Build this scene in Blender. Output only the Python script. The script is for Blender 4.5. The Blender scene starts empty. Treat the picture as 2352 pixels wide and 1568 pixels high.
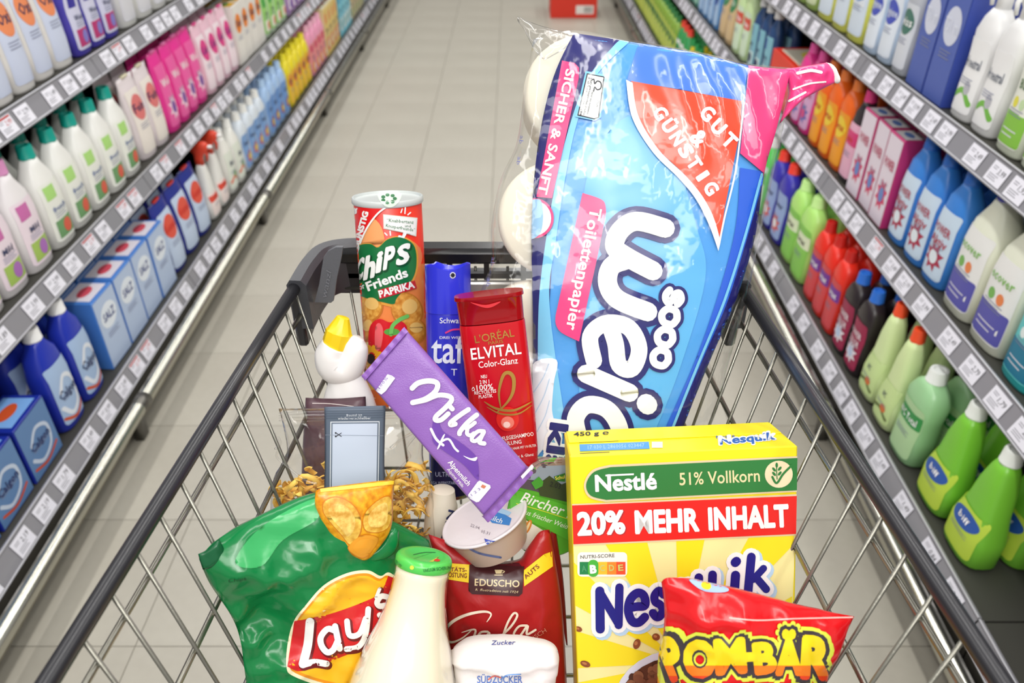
import bpy, bmesh, math, random
from mathutils import Vector, Matrix, noise
from mathutils.bvhtree import BVHTree
from mathutils.geometry import tessellate_polygon
random.seed(7)
SC = bpy.context.scene
COL = SC.collection
# ---------------------------------------------------------------- camera, world, light, exposure
CAMH = 1.40
TH = math.radians(34.8)
cam = bpy.data.cameras.new('camera'); cam.lens = 28.0; cam.sensor_width = 36.0
cam.clip_start = 0.02; cam.clip_end = 60
cam.dof.use_dof = True; cam.dof.focus_distance = 0.74; cam.dof.aperture_fstop = 6.3
camo = bpy.data.objects.new('camera', cam); COL.objects.link(camo)
camo.location = (0, 0, CAMH); camo.rotation_euler = (math.pi / 2 - TH, 0, 0)
SC.camera = camo
w = bpy.data.worlds.new('world'); SC.world = w; w.use_nodes = True
w.node_tree.nodes['Background'].inputs[0].default_value = (1.0, 0.985, 0.96, 1)
w.node_tree.nodes['Background'].inputs[1].default_value = 0.62


def area(name, loc, rot, sx, sy, power, col=(1, 0.98, 0.95)):
    l = bpy.data.lights.new(name, 'AREA'); l.shape = 'RECTANGLE'; l.size = sx; l.size_y = sy
    l.energy = power; l.color = col
    o = bpy.data.objects.new(name, l); COL.objects.link(o); o.location = loc; o.rotation_euler = rot
    return o


for x in (-1.5, 0.12, 1.6):      # rows of ceiling tube lights along the aisle
    area('ceiling_tube_light', (x, 3.2, 3.05), (0, 0, 0), 0.16, 11.0, 105 if x == 0.12 else 80)
# the shop's light behind the shopper, over the crossing aisle
area('ceiling_panel_light', (0.0, -1.6, 2.9), (math.radians(38), 0, 0), 2.2, 0.9, 45)
SC.view_settings.view_transform = 'Standard'; SC.view_settings.look = 'None'
SC.view_settings.gamma = 1; SC.view_settings.use_curve_mapping = False
SC.view_settings.exposure = -0.12
SC.cycles.max_bounces = 6; SC.cycles.transparent_max_bounces = 12
SC.cycles.use_denoising = True

# ---------------------------------------------------------------- geometry of the lens (used to measure places off the photograph)
FPX = 1829.0
CP = Vector((0, 0, CAMH)); FW = Vector((0, math.cos(TH), -math.sin(TH)))
UP = Vector((0, math.sin(TH), math.cos(TH))); RT = Vector((1, 0, 0))


def rayd(u, v): return FW + RT * ((u - 1176) / FPX) + UP * ((784 - v) / FPX)
def W(u, v, t): return CP + rayd(u, v) * t


class Plane:
    """a leaning plane: pitch 0 faces the viewer, 34.8 stands upright"""
    def __init__(s, u, v, t, pitch=10, yaw=0, roll=0):
        p, y, r = math.radians(pitch), math.radians(yaw), math.radians(roll)
        s.o = W(u, v, t)
        up = UP * math.cos(p) - FW * math.sin(p); f = FW * math.cos(p) + UP * math.sin(p); x = RT.copy()
        q = Matrix.Rotation(y, 3, up); x = q @ x; f = q @ f
        q = Matrix.Rotation(-r, 3, f); x = q @ x; up = q @ up
        s.x, s.up, s.n = x, up, -f      # n looks at the viewer
    def at(s, u, v):
        d = rayd(u, v); return CP + d * ((s.o - CP).dot(s.n) / d.dot(s.n))
    def loc(s, a, b, c): return s.o + s.x * a + s.up * b - s.n * c


# ---------------------------------------------------------------- materials
def lin(h):
    h = h.lstrip('#'); o = []
    for i in (0, 2, 4):
        c = int(h[i:i + 2], 16) / 255
        o.append(c / 12.92 if c <= 0.04045 else ((c + 0.055) / 1.055) ** 2.4)
    return (*o, 1)


MC = {}


def mat(h, r=0.35, m=0.0, kind='', al=1.0):
    """principled material; kind adds relief: foil, paper, card, brushed, glass, film"""
    k = (h, r, m, kind, al)
    if k in MC: return MC[k]
    M = bpy.data.materials.new(('%s_%s' % (kind or 'plain', h.lstrip('#')))); M.use_nodes = True; MC[k] = M
    nt = M.node_tree; b = nt.nodes['Principled BSDF']
    b.inputs['Base Color'].default_value = lin(h); b.inputs['Roughness'].default_value = r
    b.inputs['Metallic'].default_value = m
    if kind in ('foil', 'paper', 'card', 'brushed', 'soft'):
        tc = nt.nodes.new('ShaderNodeTexCoord'); n = nt.nodes.new('ShaderNodeTexNoise'); bp = nt.nodes.new('ShaderNodeBump')
        sc, st, ds = {'foil': (38, 0.25, 0.004), 'paper': (260, 0.12, 0.001), 'card': (500, 0.06, 0.001),
                      'brushed': (300, 0.1, 0.001), 'soft': (900, 0.25, 0.001)}[kind]
        n.inputs['Scale'].default_value = sc; n.inputs['Detail'].default_value = 3
        bp.inputs['Strength'].default_value = st; bp.inputs['Distance'].default_value = ds
        nt.links.new(tc.outputs['Object'], n.inputs['Vector']); nt.links.new(n.outputs['Fac'], bp.inputs['Height'])
        nt.links.new(bp.outputs['Normal'], b.inputs['Normal'])
    if kind == 'mottle':
        tc = nt.nodes.new('ShaderNodeTexCoord'); n = nt.nodes.new('ShaderNodeTexNoise'); n.inputs['Scale'].default_value = 170; n.inputs['Detail'].default_value = 6
        r_ = nt.nodes.new('ShaderNodeValToRGB'); c0 = lin(h); r_.color_ramp.elements[0].position = .35; r_.color_ramp.elements[1].position = .68
        r_.color_ramp.elements[0].color = (c0[0] * .72, c0[1] * .5, c0[2] * .25, 1); r_.color_ramp.elements[1].color = (min(1, c0[0] * 1.1), min(1, c0[1] * 1.15), min(1, c0[2] * 1.3), 1)
        nt.links.new(tc.outputs['Object'], n.inputs['Vector']); nt.links.new(n.outputs['Fac'], r_.inputs[0]); nt.links.new(r_.outputs[0], b.inputs['Base Color'])
    if kind == 'glass':
        b.inputs['Transmission Weight'].default_value = 1; b.inputs['IOR'].default_value = 1.3
    if kind in ('film', 'clear'):              # thin clear film: mostly see-through, glossy at a slant
        nt.nodes.remove(b); out = nt.nodes['Material Output']
        tr = nt.nodes.new('ShaderNodeBsdfTransparent'); gl = nt.nodes.new('ShaderNodeBsdfGlossy')
        lw = nt.nodes.new('ShaderNodeLayerWeight'); lw.inputs['Blend'].default_value = 0.5; pw = nt.nodes.new('ShaderNodeMath'); pw.operation = 'POWER'; pw.inputs[1].default_value = 3.0
        ml = nt.nodes.new('ShaderNodeMath'); ml.operation = 'MULTIPLY_ADD'; ml.inputs[1].default_value = al; ml.inputs[2].default_value = 0.035
        mx = nt.nodes.new('ShaderNodeMixShader'); tr.inputs[0].default_value = (0.985, 0.985, 0.985, 1); gl.inputs['Roughness'].default_value = 0.1; gl.inputs[0].default_value = lin(h)
        nt.links.new(lw.outputs['Facing'], pw.inputs[0]); nt.links.new(pw.outputs[0], ml.inputs[0])
        if kind == 'film':
            n = nt.nodes.new('ShaderNodeTexNoise'); bp = nt.nodes.new('ShaderNodeBump'); tc = nt.nodes.new('ShaderNodeTexCoord')
            n.inputs['Scale'].default_value = 30; n.inputs['Detail'].default_value = 2.5; bp.inputs['Distance'].default_value = 0.005; bp.inputs['Strength'].default_value = 0.5
            nt.links.new(tc.outputs['Object'], n.inputs['Vector']); nt.links.new(n.outputs['Fac'], bp.inputs['Height'])
            nt.links.new(bp.outputs['Normal'], gl.inputs['Normal']); nt.links.new(bp.outputs['Normal'], lw.inputs['Normal'])
        nt.links.new(ml.outputs[0], mx.inputs[0]); nt.links.new(tr.outputs[0], mx.inputs[1]); nt.links.new(gl.outputs[0], mx.inputs[2])
        nt.links.new(mx.outputs[0], out.inputs[0])
    return M


# ---------------------------------------------------------------- objects
def tag(o, label=None, cat=None, group=None, kind=None):
    if label: o['label'] = label
    if cat: o['category'] = cat
    if group: o['group'] = group
    if kind: o['kind'] = kind
    return o


def thing(name, label, cat, loc=(0, 0, 0), group=None):
    o = bpy.data.objects.new(name, None); COL.objects.link(o); o.location = loc; o.empty_display_size = 0.02
    return tag(o, label, cat, group)


def mk(name, vs, fs, m, parent=None, smooth=True, world=True, mi=None):
    """vs in world coordinates; stored relative to the thing they belong to"""
    me = bpy.data.meshes.new(name)
    root = parent
    off = Vector((0, 0, 0))
    while root is not None:
        off += root.location; root = root.parent
    if world and parent is not None: vs = [Vector(v) - off for v in vs]
    me.from_pydata([tuple(v) for v in vs], [], [tuple(f) for f in fs])
    for x in (m if isinstance(m, (list, tuple)) else [m]): me.materials.append(x)
    if mi: me.polygons.foreach_set('material_index', mi)
    if smooth: me.polygons.foreach_set('use_smooth', [True] * len(me.polygons))
    me.update()
    o = bpy.data.objects.new(name, me); COL.objects.link(o); o.parent = parent
    return o


class G:
    """collects shapes of one mesh"""
    def __init__(s): s.v = []; s.f = []; s.m = []
    def add(s, vs, fs, mi=0):
        n = len(s.v); s.v += [Vector(v) for v in vs]; s.f += [tuple(i + n for i in f) for f in fs]; s.m += [mi] * len(fs); return s
    def box(s, a, b, mi=0, M=None, bev=0.0):
        x0, y0, z0 = a; x1, y1, z1 = b
        if bev > 0:
            e = bev; vs = []
            for (X, sx) in ((x0, 1), (x1, -1)):
                for (Y, sy) in ((y0, 1), (y1, -1)):
                    for (Z, sz) in ((z0, 1), (z1, -1)):
                        vs += [(X, Y + e * sy, Z + e * sz), (X + e * sx, Y, Z + e * sz), (X + e * sx, Y + e * sy, Z)]
            bm = bmesh.new()
            for v in vs: bm.verts.new(v)
            r = bmesh.ops.convex_hull(bm, input=bm.verts)
            bm.verts.index_update()
            vv = [v.co.copy() for v in bm.verts]; ff = [[v.index for v in f.verts] for f in bm.faces]; bm.free()
        else:
            vv = [Vector((x, y, z)) for x in (x0, x1) for y in (y0, y1) for z in (z0, z1)]
            ff = [(0, 1, 3, 2), (4, 6, 7, 5), (0, 4, 5, 1), (2, 3, 7, 6), (0, 2, 6, 4), (1, 5, 7, 3)]
        if M: vv = [M @ v for v in vv]
        return s.add(vv, ff, mi)
    def tube(s, pts, r, seg=8, mi=0, cap=True):
        pts = [Vector(p) for p in pts]; n = len(pts); rr = r if isinstance(r, (list, tuple)) else [r] * n
        vs = []; fs = []; ref = None
        for i, p in enumerate(pts):
            d = (pts[min(i + 1, n - 1)] - pts[max(i - 1, 0)]).normalized()
            if ref is None: ref = d.orthogonal().normalized()
            else: ref = (ref - d * ref.dot(d)).normalized()
            b = d.cross(ref)
            for k in range(seg):
                a = 2 * math.pi * k / seg; vs.append(p + (ref * math.cos(a) + b * math.sin(a)) * rr[i])
        for i in range(n - 1):
            for k in range(seg):
                k2 = (k + 1) % seg; fs.append((i * seg + k, i * seg + k2, (i + 1) * seg + k2, (i + 1) * seg + k))
        if cap: fs += [tuple(range(seg - 1, -1, -1)), tuple((n - 1) * seg + k for k in range(seg))]
        return s.add(vs, fs, mi)
    def build(s, name, m, parent=None, smooth=True, world=True): return mk(name, s.v, s.f, m, parent, smooth, world, s.m)


def sharp(o, ang=35):
    """smooth shading that keeps hard edges"""
    me = o.data; bm = bmesh.new(); bm.from_mesh(me); lim = math.radians(ang)
    for e in bm.edges:
        if len(e.link_faces) == 2: e.smooth = e.link_faces[0].normal.angle(e.link_faces[1].normal, 0) < lim
    bmesh.ops.recalc_face_normals(bm, faces=bm.faces)
    bm.to_mesh(me); bm.free(); return o


def lathe(prof, o, ax, seg=32, xs=1.0, xd=None, n=2.0):
    """prof (distance down the axis, radius); xs flattens across xd"""
    ax = Vector(ax).normalized(); x = (Vector(xd) - ax * Vector(xd).dot(ax)).normalized() if xd else ax.orthogonal().normalized(); y = ax.cross(x)
    vs = []; fs = []
    for (h, r) in prof:
        for k in range(seg):
            a = 2 * math.pi * k / seg; c, s_ = math.cos(a), math.sin(a)
            c = math.copysign(abs(c) ** (2 / n), c); s_ = math.copysign(abs(s_) ** (2 / n), s_)
            vs.append(o + ax * h + x * (c * r) + y * (s_ * r * xs))
    for i in range(len(prof) - 1):
        for k in range(seg):
            k2 = (k + 1) % seg; fs.append((i * seg + k, (i + 1) * seg + k, (i + 1) * seg + k2, i * seg + k2))
    fs += [tuple(range(seg)), tuple((len(prof) - 1) * seg + k for k in range(seg - 1, -1, -1))]
    return vs, fs


def catm(p, n=8, closed=False):
    if len(p) < 3 and not closed: return [tuple(x) for x in p]
    o = []; L = len(p)
    for i in range(L if closed else L - 1):
        g = (lambda j: p[j % L]) if closed else (lambda j: p[min(max(j, 0), L - 1)])
        a, b, c, d = g(i - 1), g(i), g(i + 1), g(i + 2)
        for k in range(n):
            t = k / n
            o.append(tuple(0.5 * (2 * b[q] + (c[q] - a[q]) * t + (2 * a[q] - 5 * b[q] + 4 * c[q] - d[q]) * t * t + (3 * b[q] - a[q] - 3 * c[q] + d[q]) * t ** 3) for q in range(len(b))))
    if not closed: o.append(tuple(p[-1]))
    return o


# ---------------------------------------------------------------- flat print: outlines, strokes and letters
TM = {}


def textmesh(s, bold, sh, res):
    k = (s, bold, sh, res)
    if k not in TM:
        c = bpy.data.curves.new('letters', 'FONT'); c.body = s; c.offset = bold; c.shear = sh; c.resolution_u = res; c.size = 1; c.space_character = 1 + bold * 1.6
        o = bpy.data.objects.new('letters', c); COL.objects.link(o)
        bpy.context.view_layer.update()
        me = o.evaluated_get(bpy.context.evaluated_depsgraph_get()).to_mesh()
        vs = [(v.co.x, v.co.y) for v in me.vertices]; fs = [tuple(p.vertices) for p in me.polygons]
        bpy.data.objects.remove(o); bpy.data.curves.remove(c)
        x0 = min([v[0] for v in vs] or [0]); x1 = max([v[0] for v in vs] or [1])
        TM[k] = ([(v[0] - x0, v[1]) for v in vs], fs, max(x1 - x0, 1e-3))
    return TM[k]


A_ = {  # a small hand-drawn rounded alphabet: strokes, advance width
 'a': ([[(.84, .8), (.5, 1), (.12, .78), (.06, .42), (.25, .05), (.55, .05), (.84, .35)], [(.86, 1), (.86, 0)]], 1.15),
 'e': ([[(.12, .52), (.45, .54), (.8, .56), (.74, .88), (.45, 1), (.14, .8), (.06, .42), (.25, .06), (.55, .0), (.82, .17)]], 1.1),
 's': ([[(.7, .84), (.42, 1), (.13, .82), (.2, .58), (.5, .47), (.72, .26), (.55, .03), (.3, 0), (.06, .16)]], .98),
 'i': ([[(.1, 1), (.1, 0)], [(.1, 1.42), (.1, 1.44)]], .45), 'l': ([[(.1, 1.5), (.1, 0)]], .42),
 'u': ([[(.08, 1), (.08, .4), (.2, .07), (.48, 0), (.76, .3)], [(.8, 1), (.8, 0)]], 1.1),
 'k': ([[(.08, 1.5), (.08, 0)], [(.66, 1), (.12, .45)], [(.3, .6), (.72, 0)]], 1.0),
 'N': ([[(.08, 0), (.1, 1.4)], [(.1, 1.4), (.8, 0)], [(.8, 0), (.82, 1.4)]], 1.2),
 'q': ([[(.84, .8), (.5, 1), (.12, .78), (.06, .42), (.25, .05), (.55, .05), (.84, .35)], [(.86, 1), (.86, -.5)]], 1.15),
 'w': ([[(.06, 1), (.06, .4), (.2, .04), (.45, .05), (.62, .35), (.64, 1)], [(.64, .4), (.8, .04), (1.05, .05), (1.22, .35), (1.24, 1)]], 1.55),
 'c': ([[(.78, .8), (.5, 1), (.14, .8), (.06, .45), (.25, .06), (.55, 0), (.8, .18)]], 1.05),
 'h': ([[(.08, 1.5), (.08, 0)], [(.08, .6), (.3, .97), (.62, .93), (.76, .6), (.76, 0)]], 1.08),
 'L': ([[(.1, 1.4), (.06, .04)], [(.06, .04), (.75, .1)]], .95),
 'y': ([[(.06, 1), (.1, .4), (.35, .08), (.72, .35)], [(.8, 1), (.78, 0), (.6, -.42), (.3, -.5), (.0, -.36)]], 1.08),
 'o': ([[(.45, 1), (.1, .82), (.06, .3), (.4, 0), (.78, .2), (.82, .75), (.5, 1)]], 1.1),
 'C': ([[(.86, 1.2), (.5, 1.42), (.1, 1.1), (.04, .5), (.3, .03), (.62, .0), (.9, .25)]], 1.1),
 'P': ([[(.1, 0), (.1, 1.4)], [(.1, 1.36), (.5, 1.4), (.78, 1.1), (.6, .72), (.1, .64)]], 1.0),
 'S': ([[(.78, 1.2), (.45, 1.42), (.12, 1.15), (.25, .8), (.6, .65), (.8, .3), (.5, 0), (.05, .15)]], 1.02),
 'M': ([[(-.12, .78), (.08, 1.05), (.3, 1.3), (.46, 1.28), (.34, .8), (.16, .1)], [(.34, .75), (.6, 1.22), (.82, 1.25), (.76, .8), (.62, .15)], [(.76, .75), (1.0, 1.15), (1.22, 1.12), (1.1, .5), (1.14, .08), (1.32, .06)]], 1.5),
 'G': ([[(.95, 1.12), (1.05, 1.45), (.6, 1.52), (.1, 1.0), (.0, .4), (.3, .02), (.75, .15), (1.0, .72)], [(.6, .7), (1.15, .74)], [(1.0, .72), (.9, .1), (.6, -.35), (.1, -.35)]], 1.35),
 "'": ([[(.1, 1.5), (.05, 1.2)]], .25), '-': ([[(.05, .5), (.45, .5)]], .6), ' ': ([], .5)}


class Pr:
    """a print: flat shapes in (u, v); yup for local coordinates with v upwards"""
    def __init__(s, yup=False): s.it = []; s.yup = yup; s.k = 0
    def raw(s, vs, fs, m, ly): s.k = (s.k + 1) % 11; s.it.append((vs, fs, m, ly + s.k * 0.07)); return s
    def poly(s, pts, m, ly=1, smooth=0):
        if smooth: pts = catm(pts, smooth, True)
        tri = tessellate_polygon([[Vector((p[0], p[1], 0)) for p in pts]])
        return s.raw([tuple(p[:2]) for p in pts], [tuple(t) for t in tri], m, ly)
    def rect(s, x0, y0, x1, y1, m, ly=1, r=0):
        if r <= 0: return s.poly([(x0, y0), (x1, y0), (x1, y1), (x0, y1)], m, ly)
        p = []
        for (cx, cy, a0) in ((x1 - r, y1 - r, 0), (x0 + r, y1 - r, 90), (x0 + r, y0 + r, 180), (x1 - r, y0 + r, 270)):
            for k in range(5):
                a = math.radians(a0 + k * 22.5); p.append((cx + r * math.cos(a), cy + r * math.sin(a)))
        return s.poly(p, m, ly)
    def ell(s, cx, cy, rx, ry, m, ly=1, rot=0, n=28):
        c, q = math.cos(math.radians(rot)), math.sin(math.radians(rot)); p = []
        for k in range(n):
            a = 2 * math.pi * k / n; x, y = rx * math.cos(a), ry * math.sin(a); p.append((cx + x * c - y * q, cy + x * q + y * c))
        return s.poly(p, m, ly)
    def stroke(s, pts, wd, m, ly=1, sm=6, taper=False):
        if sm and len(pts) > 2: pts = catm(pts, sm)
        n = len(pts); vs = []; fs = []
        for i, p in enumerate(pts):
            a, b = pts[max(i - 1, 0)], pts[min(i + 1, n - 1)]; dx, dy = b[0] - a[0], b[1] - a[1]; L = math.hypot(dx, dy) or 1
            h = wd / 2 * (math.sin(math.pi * (0.08 + 0.84 * i / (n - 1))) if taper else 1)
            vs += [(p[0] - dy / L * h, p[1] + dx / L * h), (p[0] + dy / L * h, p[1] - dx / L * h)]
        fs = [(2 * i, 2 * i + 1, 2 * i + 3, 2 * i + 2) for i in range(n - 1)]
        s.raw(vs, fs, m, ly)
        if not taper:
            for p in ([pts[0], pts[-1]] if sm else pts): s.ell(p[0], p[1], wd / 2, wd / 2, m, ly, n=12)
        return s
    def _fr(s, p0, p1, up):
        dx, dy = p1[0] - p0[0], p1[1] - p0[1]; L = math.hypot(dx, dy); e1 = (dx / L, dy / L)
        e2 = up if up else ((-e1[1], e1[0]) if s.yup else (e1[1], -e1[0]))
        return L, e1, e2
    def text(s, st, p0, p1, h, m, ly=1, bold=0.0, sh=0.0, up=None, res=3):
        ex = bold - 0.012 if bold > 0.016 else 0
        vs, fs, wd = textmesh(st, 0.012 if ex else bold, sh, res); L, e1, e2 = s._fr(p0, p1, up); ky = h / 0.72; kx = L / wd
        m_ = (8 if ex > 0.04 else 6) if ex else 1      # heavier letters: the outline swept round a small circle
        for k in range(m_):
            a = 2 * math.pi * k / m_; ox, oy = ex * math.cos(a), ex * math.sin(a)
            s.raw([(p0[0] + e1[0] * (x + ox) * kx + e2[0] * (y + oy) * ky, p0[1] + e1[1] * (x + ox) * kx + e2[1] * (y + oy) * ky) for x, y in vs], fs, m, ly)
        return s
    def hand(s, st, p0, p1, xh, wd, m, ly=1, sh=0.0, up=None, arc=0.0):
        tot = sum(A_[c][1] for c in st); L, e1, e2 = s._fr(p0, p1, up); kx = L / tot; x = 0
        for c in st:
            for stx in A_[c][0]:
                q = []
                for (a, b) in stx:
                    X = (x + a) * kx + b * xh * sh; Y = b * xh + arc * math.sin(math.pi * (x + a) / tot)
                    q.append((p0[0] + e1[0] * X + e2[0] * Y, p0[1] + e1[1] * X + e2[1] * Y))
                s.stroke(q, wd, m, ly)
            x += A_[c][1]
        return s
    def cut(s, co, no, m, ly, n=8):
        """the last shape again in another colour, only on the side of a line that no points away from"""
        for (vs, fs, m0, l0) in s.it[-n:]:
            bm = bmesh.new(); bv = [bm.verts.new((v[0], v[1], 0)) for v in vs]
            for f in fs:
                try: bm.faces.new([bv[i] for i in f])
                except ValueError: pass
            bmesh.ops.bisect_plane(bm, geom=bm.verts[:] + bm.edges[:] + bm.faces[:], plane_co=(*co, 0), plane_no=(*no, 0), clear_outer=True)
            bm.verts.index_update()
            if bm.faces: s.raw([(v.co.x, v.co.y) for v in bm.verts], [[v.index for v in f.verts] for f in bm.faces], m, ly)
            bm.free()
        return s
    def build(s, name, fn, parent=None, step=None, world=True, skip=0.03):
        """cut along a grid of step, then lay on the surface through fn(u, v, layer)"""
        V = []; F = []; MI = []; mats = []
        for (vs, fs, m, ly) in s.it:
            if m not in mats: mats.append(m)
            mi = mats.index(m)
            bm = bmesh.new(); bv = [bm.verts.new((v[0], v[1], 0)) for v in vs]
            for f in fs:
                try: bm.faces.new([bv[i] for i in f])
                except ValueError: pass
            if step:
                sx, sy = step
                xs = [v[0] for v in vs]; ys = [v[1] for v in vs]
                for (lo, hi, st, no) in ((min(xs), max(xs), sx, (1, 0, 0)), (min(ys), max(ys), sy, (0, 1, 0))):
                    if not st: continue
                    k = math.ceil(lo / st + 1e-6)
                    while k * st < hi - 1e-9:
                        bmesh.ops.bisect_plane(bm, geom=bm.verts[:] + bm.edges[:] + bm.faces[:], plane_co=(k * st * no[0], k * st * no[1], 0), plane_no=no); k += 1
            bm.verts.index_update(); base = len(V); pos = []; ok = []
            for v in bm.verts:
                p = fn(v.co.x, v.co.y, ly); ok.append(p is not None); pos.append(p or Vector((0, 0, 0)))
            V += pos
            for f in bm.faces:
                ii = [v.index for v in f.verts]
                if not all(ok[i] for i in ii): continue
                if skip and max((pos[ii[i]] - pos[ii[i - 1]]).length for i in range(len(ii))) > skip and step: continue
                F.append([base + i for i in ii]); MI.append(mi)
            bm.free()
        return mk(name, V, F, mats, parent, bool(step), world, MI)


def onmesh(*objs, eps=0.0003, snap=45, ctr=None):
    """lays pixels of the photograph onto the built surfaces, just proud of them"""
    V = []; F = []
    for o in objs:
        off = Vector((0, 0, 0)); r = o
        while r is not None: off += r.location; r = r.parent
        n = len(V); V += [v.co + off for v in o.data.vertices]; F += [tuple(i + n for i in p.vertices) for p in o.data.polygons]
    bt = BVHTree.FromPolygons(V, F)
    c = sum(V, Vector()) / len(V) - CP if ctr is None else None
    if ctr is None: t_ = c.dot(FW); ctr = (1176 + FPX * c.dot(RT) / t_, 784 - FPX * c.dot(UP) / t_)
    def fn(u, v, ly):
        d = rayd(u, v).normalized(); h = bt.ray_cast(CP, d)
        if h[0] is None:      # just past the outline: draw it back to the edge
            lo, hi = 0.0, min(1.0, snap / max(1e-6, math.hypot(u - ctr[0], v - ctr[1])))
            g0 = lambda t: bt.ray_cast(CP, rayd(u + (ctr[0] - u) * t, v + (ctr[1] - v) * t).normalized())
            if g0(hi)[0] is None: return None
            for _ in range(9):
                md = (lo + hi) / 2
                if g0(md)[0] is None: lo = md
                else: hi = md
            h = g0(min(1, hi * 1.0)); d = rayd(u, v).normalized()
        return h[0] - d * (eps * (ly + 1.2))
    return fn


def curve_at(pts, n, smooth=True):
    if smooth and len(pts) > 2: pts = catm(pts, 8)
    d = [0]
    for a, b in zip(pts, pts[1:]): d.append(d[-1] + math.hypot(b[0] - a[0], b[1] - a[1]))
    out = []; j = 0
    for i in range(n + 1):
        q = d[-1] * i / n
        while j < len(pts) - 2 and d[j + 1] < q: j += 1
        t = (q - d[j]) / max(d[j + 1] - d[j], 1e-9); out.append((pts[j][0] + (pts[j + 1][0] - pts[j][0]) * t, pts[j][1] + (pts[j + 1][1] - pts[j][1]) * t))
    return out


def bag(name, top, bot, lef, rig, pl, tf, tb, m, parent, nu=40, nv=44, wr=0.002, seed=0, px=0.5, py=0.5, wscale=30, crease=0.0, crimp=0.0, extra=None, mb=None):
    """a filled bag between four edge curves: bulges tf to the front and tb to the back"""
    T, B, Lc, R = curve_at(top, nu), curve_at(bot, nu), curve_at(lef, nv), curve_at(rig, nv)
    gf = []; vs = []; idx = {}
    for side in (0, 1):
        for j in range(nv + 1):
            for i in range(nu + 1):
                edge = i in (0, nu) or j in (0, nv)
                if side and edge: idx[(1, i, j)] = idx[(0, i, j)]; continue
                s, t = i / nu, j / nv
                p = [(1 - t) * T[i][q] + t * B[i][q] + (1 - s) * Lc[j][q] + s * R[j][q] - ((1 - s) * (1 - t) * T[0][q] + s * (1 - t) * T[-1][q] + (1 - s) * t * B[0][q] + s * t * B[-1][q]) for q in (0, 1)]
                P = pl.at(*p)
                tt = max(0, (t - crimp) / (1 - crimp))
                bx = (max(0, 1 - (2 * s - 1) ** 2)) ** px; by = (max(0, 1 - (2 * tt - 1) ** 2)) ** py
                h = bx * by
                w1 = noise.noise(P * wscale + Vector((seed, side * 9, 0))); w2 = noise.noise(P * wscale * 2.3 + Vector((seed + 5, side * 7, 3)))
                w3 = 0.5 - abs(noise.noise(P * wscale * 0.8 + Vector((0, seed, 7)))) - 0.45 * abs(noise.noise(P * wscale * 1.9 + Vector((seed, 2, 1))))
                ef = min(1, 6 * min(s, 1 - s)) * min(1, 0.25 + 5 * min(t, 1 - t))
                d = (tb if side else tf) * h + (wr * (w1 + 0.5 * w2) + crease * w3) * ef
                if extra and not side: d += extra(p[0], p[1])
                if edge: d = 0.15 * wr * w1 if not extra else 0
                P = P + pl.n * (-max(d, 0.0004) if side else d)
                idx[(side, i, j)] = len(vs); vs.append(P)
    fs = []; mi = []
    for side in (0, 1):
        for j in range(nv):
            for i in range(nu):
                q = [idx[(side, i, j)], idx[(side, i, j + 1)], idx[(side, i + 1, j + 1)], idx[(side, i + 1, j)]]
                fs.append(q if not side else q[::-1]); mi.append(side if mb else 0)
    return mk(name, vs, fs, [m, mb] if mb else m, parent, True, True, mi)
# ================================================================ THE SETTING
steel = mat('#b9b8ae', 0.22, 0.95, 'brushed'); shelfm = mat('#45443f', 0.5, 0.2); dark = mat('#1d1c1a', 0.6); backm = mat('#3b3a37', 0.6)
railm = mat('#8d8c92', 0.25); railm2 = mat('#b9b9bf', 0.2); paperw = mat('#e9e8f2', 0.5); ink = mat('#26262e', 0.6)
TILE = 0.333


def tile_mat():
    M = bpy.data.materials.new('floor_tile'); M.use_nodes = True; nt = M.node_tree; b = nt.nodes['Principled BSDF']
    tc = nt.nodes.new('ShaderNodeTexCoord'); oi = nt.nodes.new('ShaderNodeObjectInfo'); n = nt.nodes.new('ShaderNodeTexNoise'); n.inputs['Scale'].default_value = 45
    n.inputs['Detail'].default_value = 6; n2 = nt.nodes.new('ShaderNodeTexNoise'); n2.inputs['Scale'].default_value = 2.2
    r = nt.nodes.new('ShaderNodeValToRGB'); r.color_ramp.elements[0].color = lin('#a29d91'); r.color_ramp.elements[1].color = lin('#b1ada1')
    r.color_ramp.elements[0].position = 0.3; r.color_ramp.elements[1].position = 0.7
    ad = nt.nodes.new('ShaderNodeMath'); ad.operation = 'MULTIPLY_ADD'; ad.inputs[1].default_value = 0.25
    nt.links.new(tc.outputs['Object'], n.inputs['Vector']); nt.links.new(tc.outputs['Object'], n2.inputs['Vector'])
    a2 = nt.nodes.new('ShaderNodeMath'); a2.operation = 'MULTIPLY_ADD'; a2.inputs[1].default_value = 0.5
    nt.links.new(n.outputs['Fac'], ad.inputs[0]); nt.links.new(n2.outputs['Fac'], a2.inputs[0])
    nt.links.new(a2.outputs[0], ad.inputs[2]); nt.links.new(ad.outputs[0], r.inputs[0]); nt.links.new(r.outputs[0], b.inputs['Base Color'])
    a2.inputs[2].default_value = 0.1
    b.inputs['Roughness'].default_value = 0.42
    return M


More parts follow.
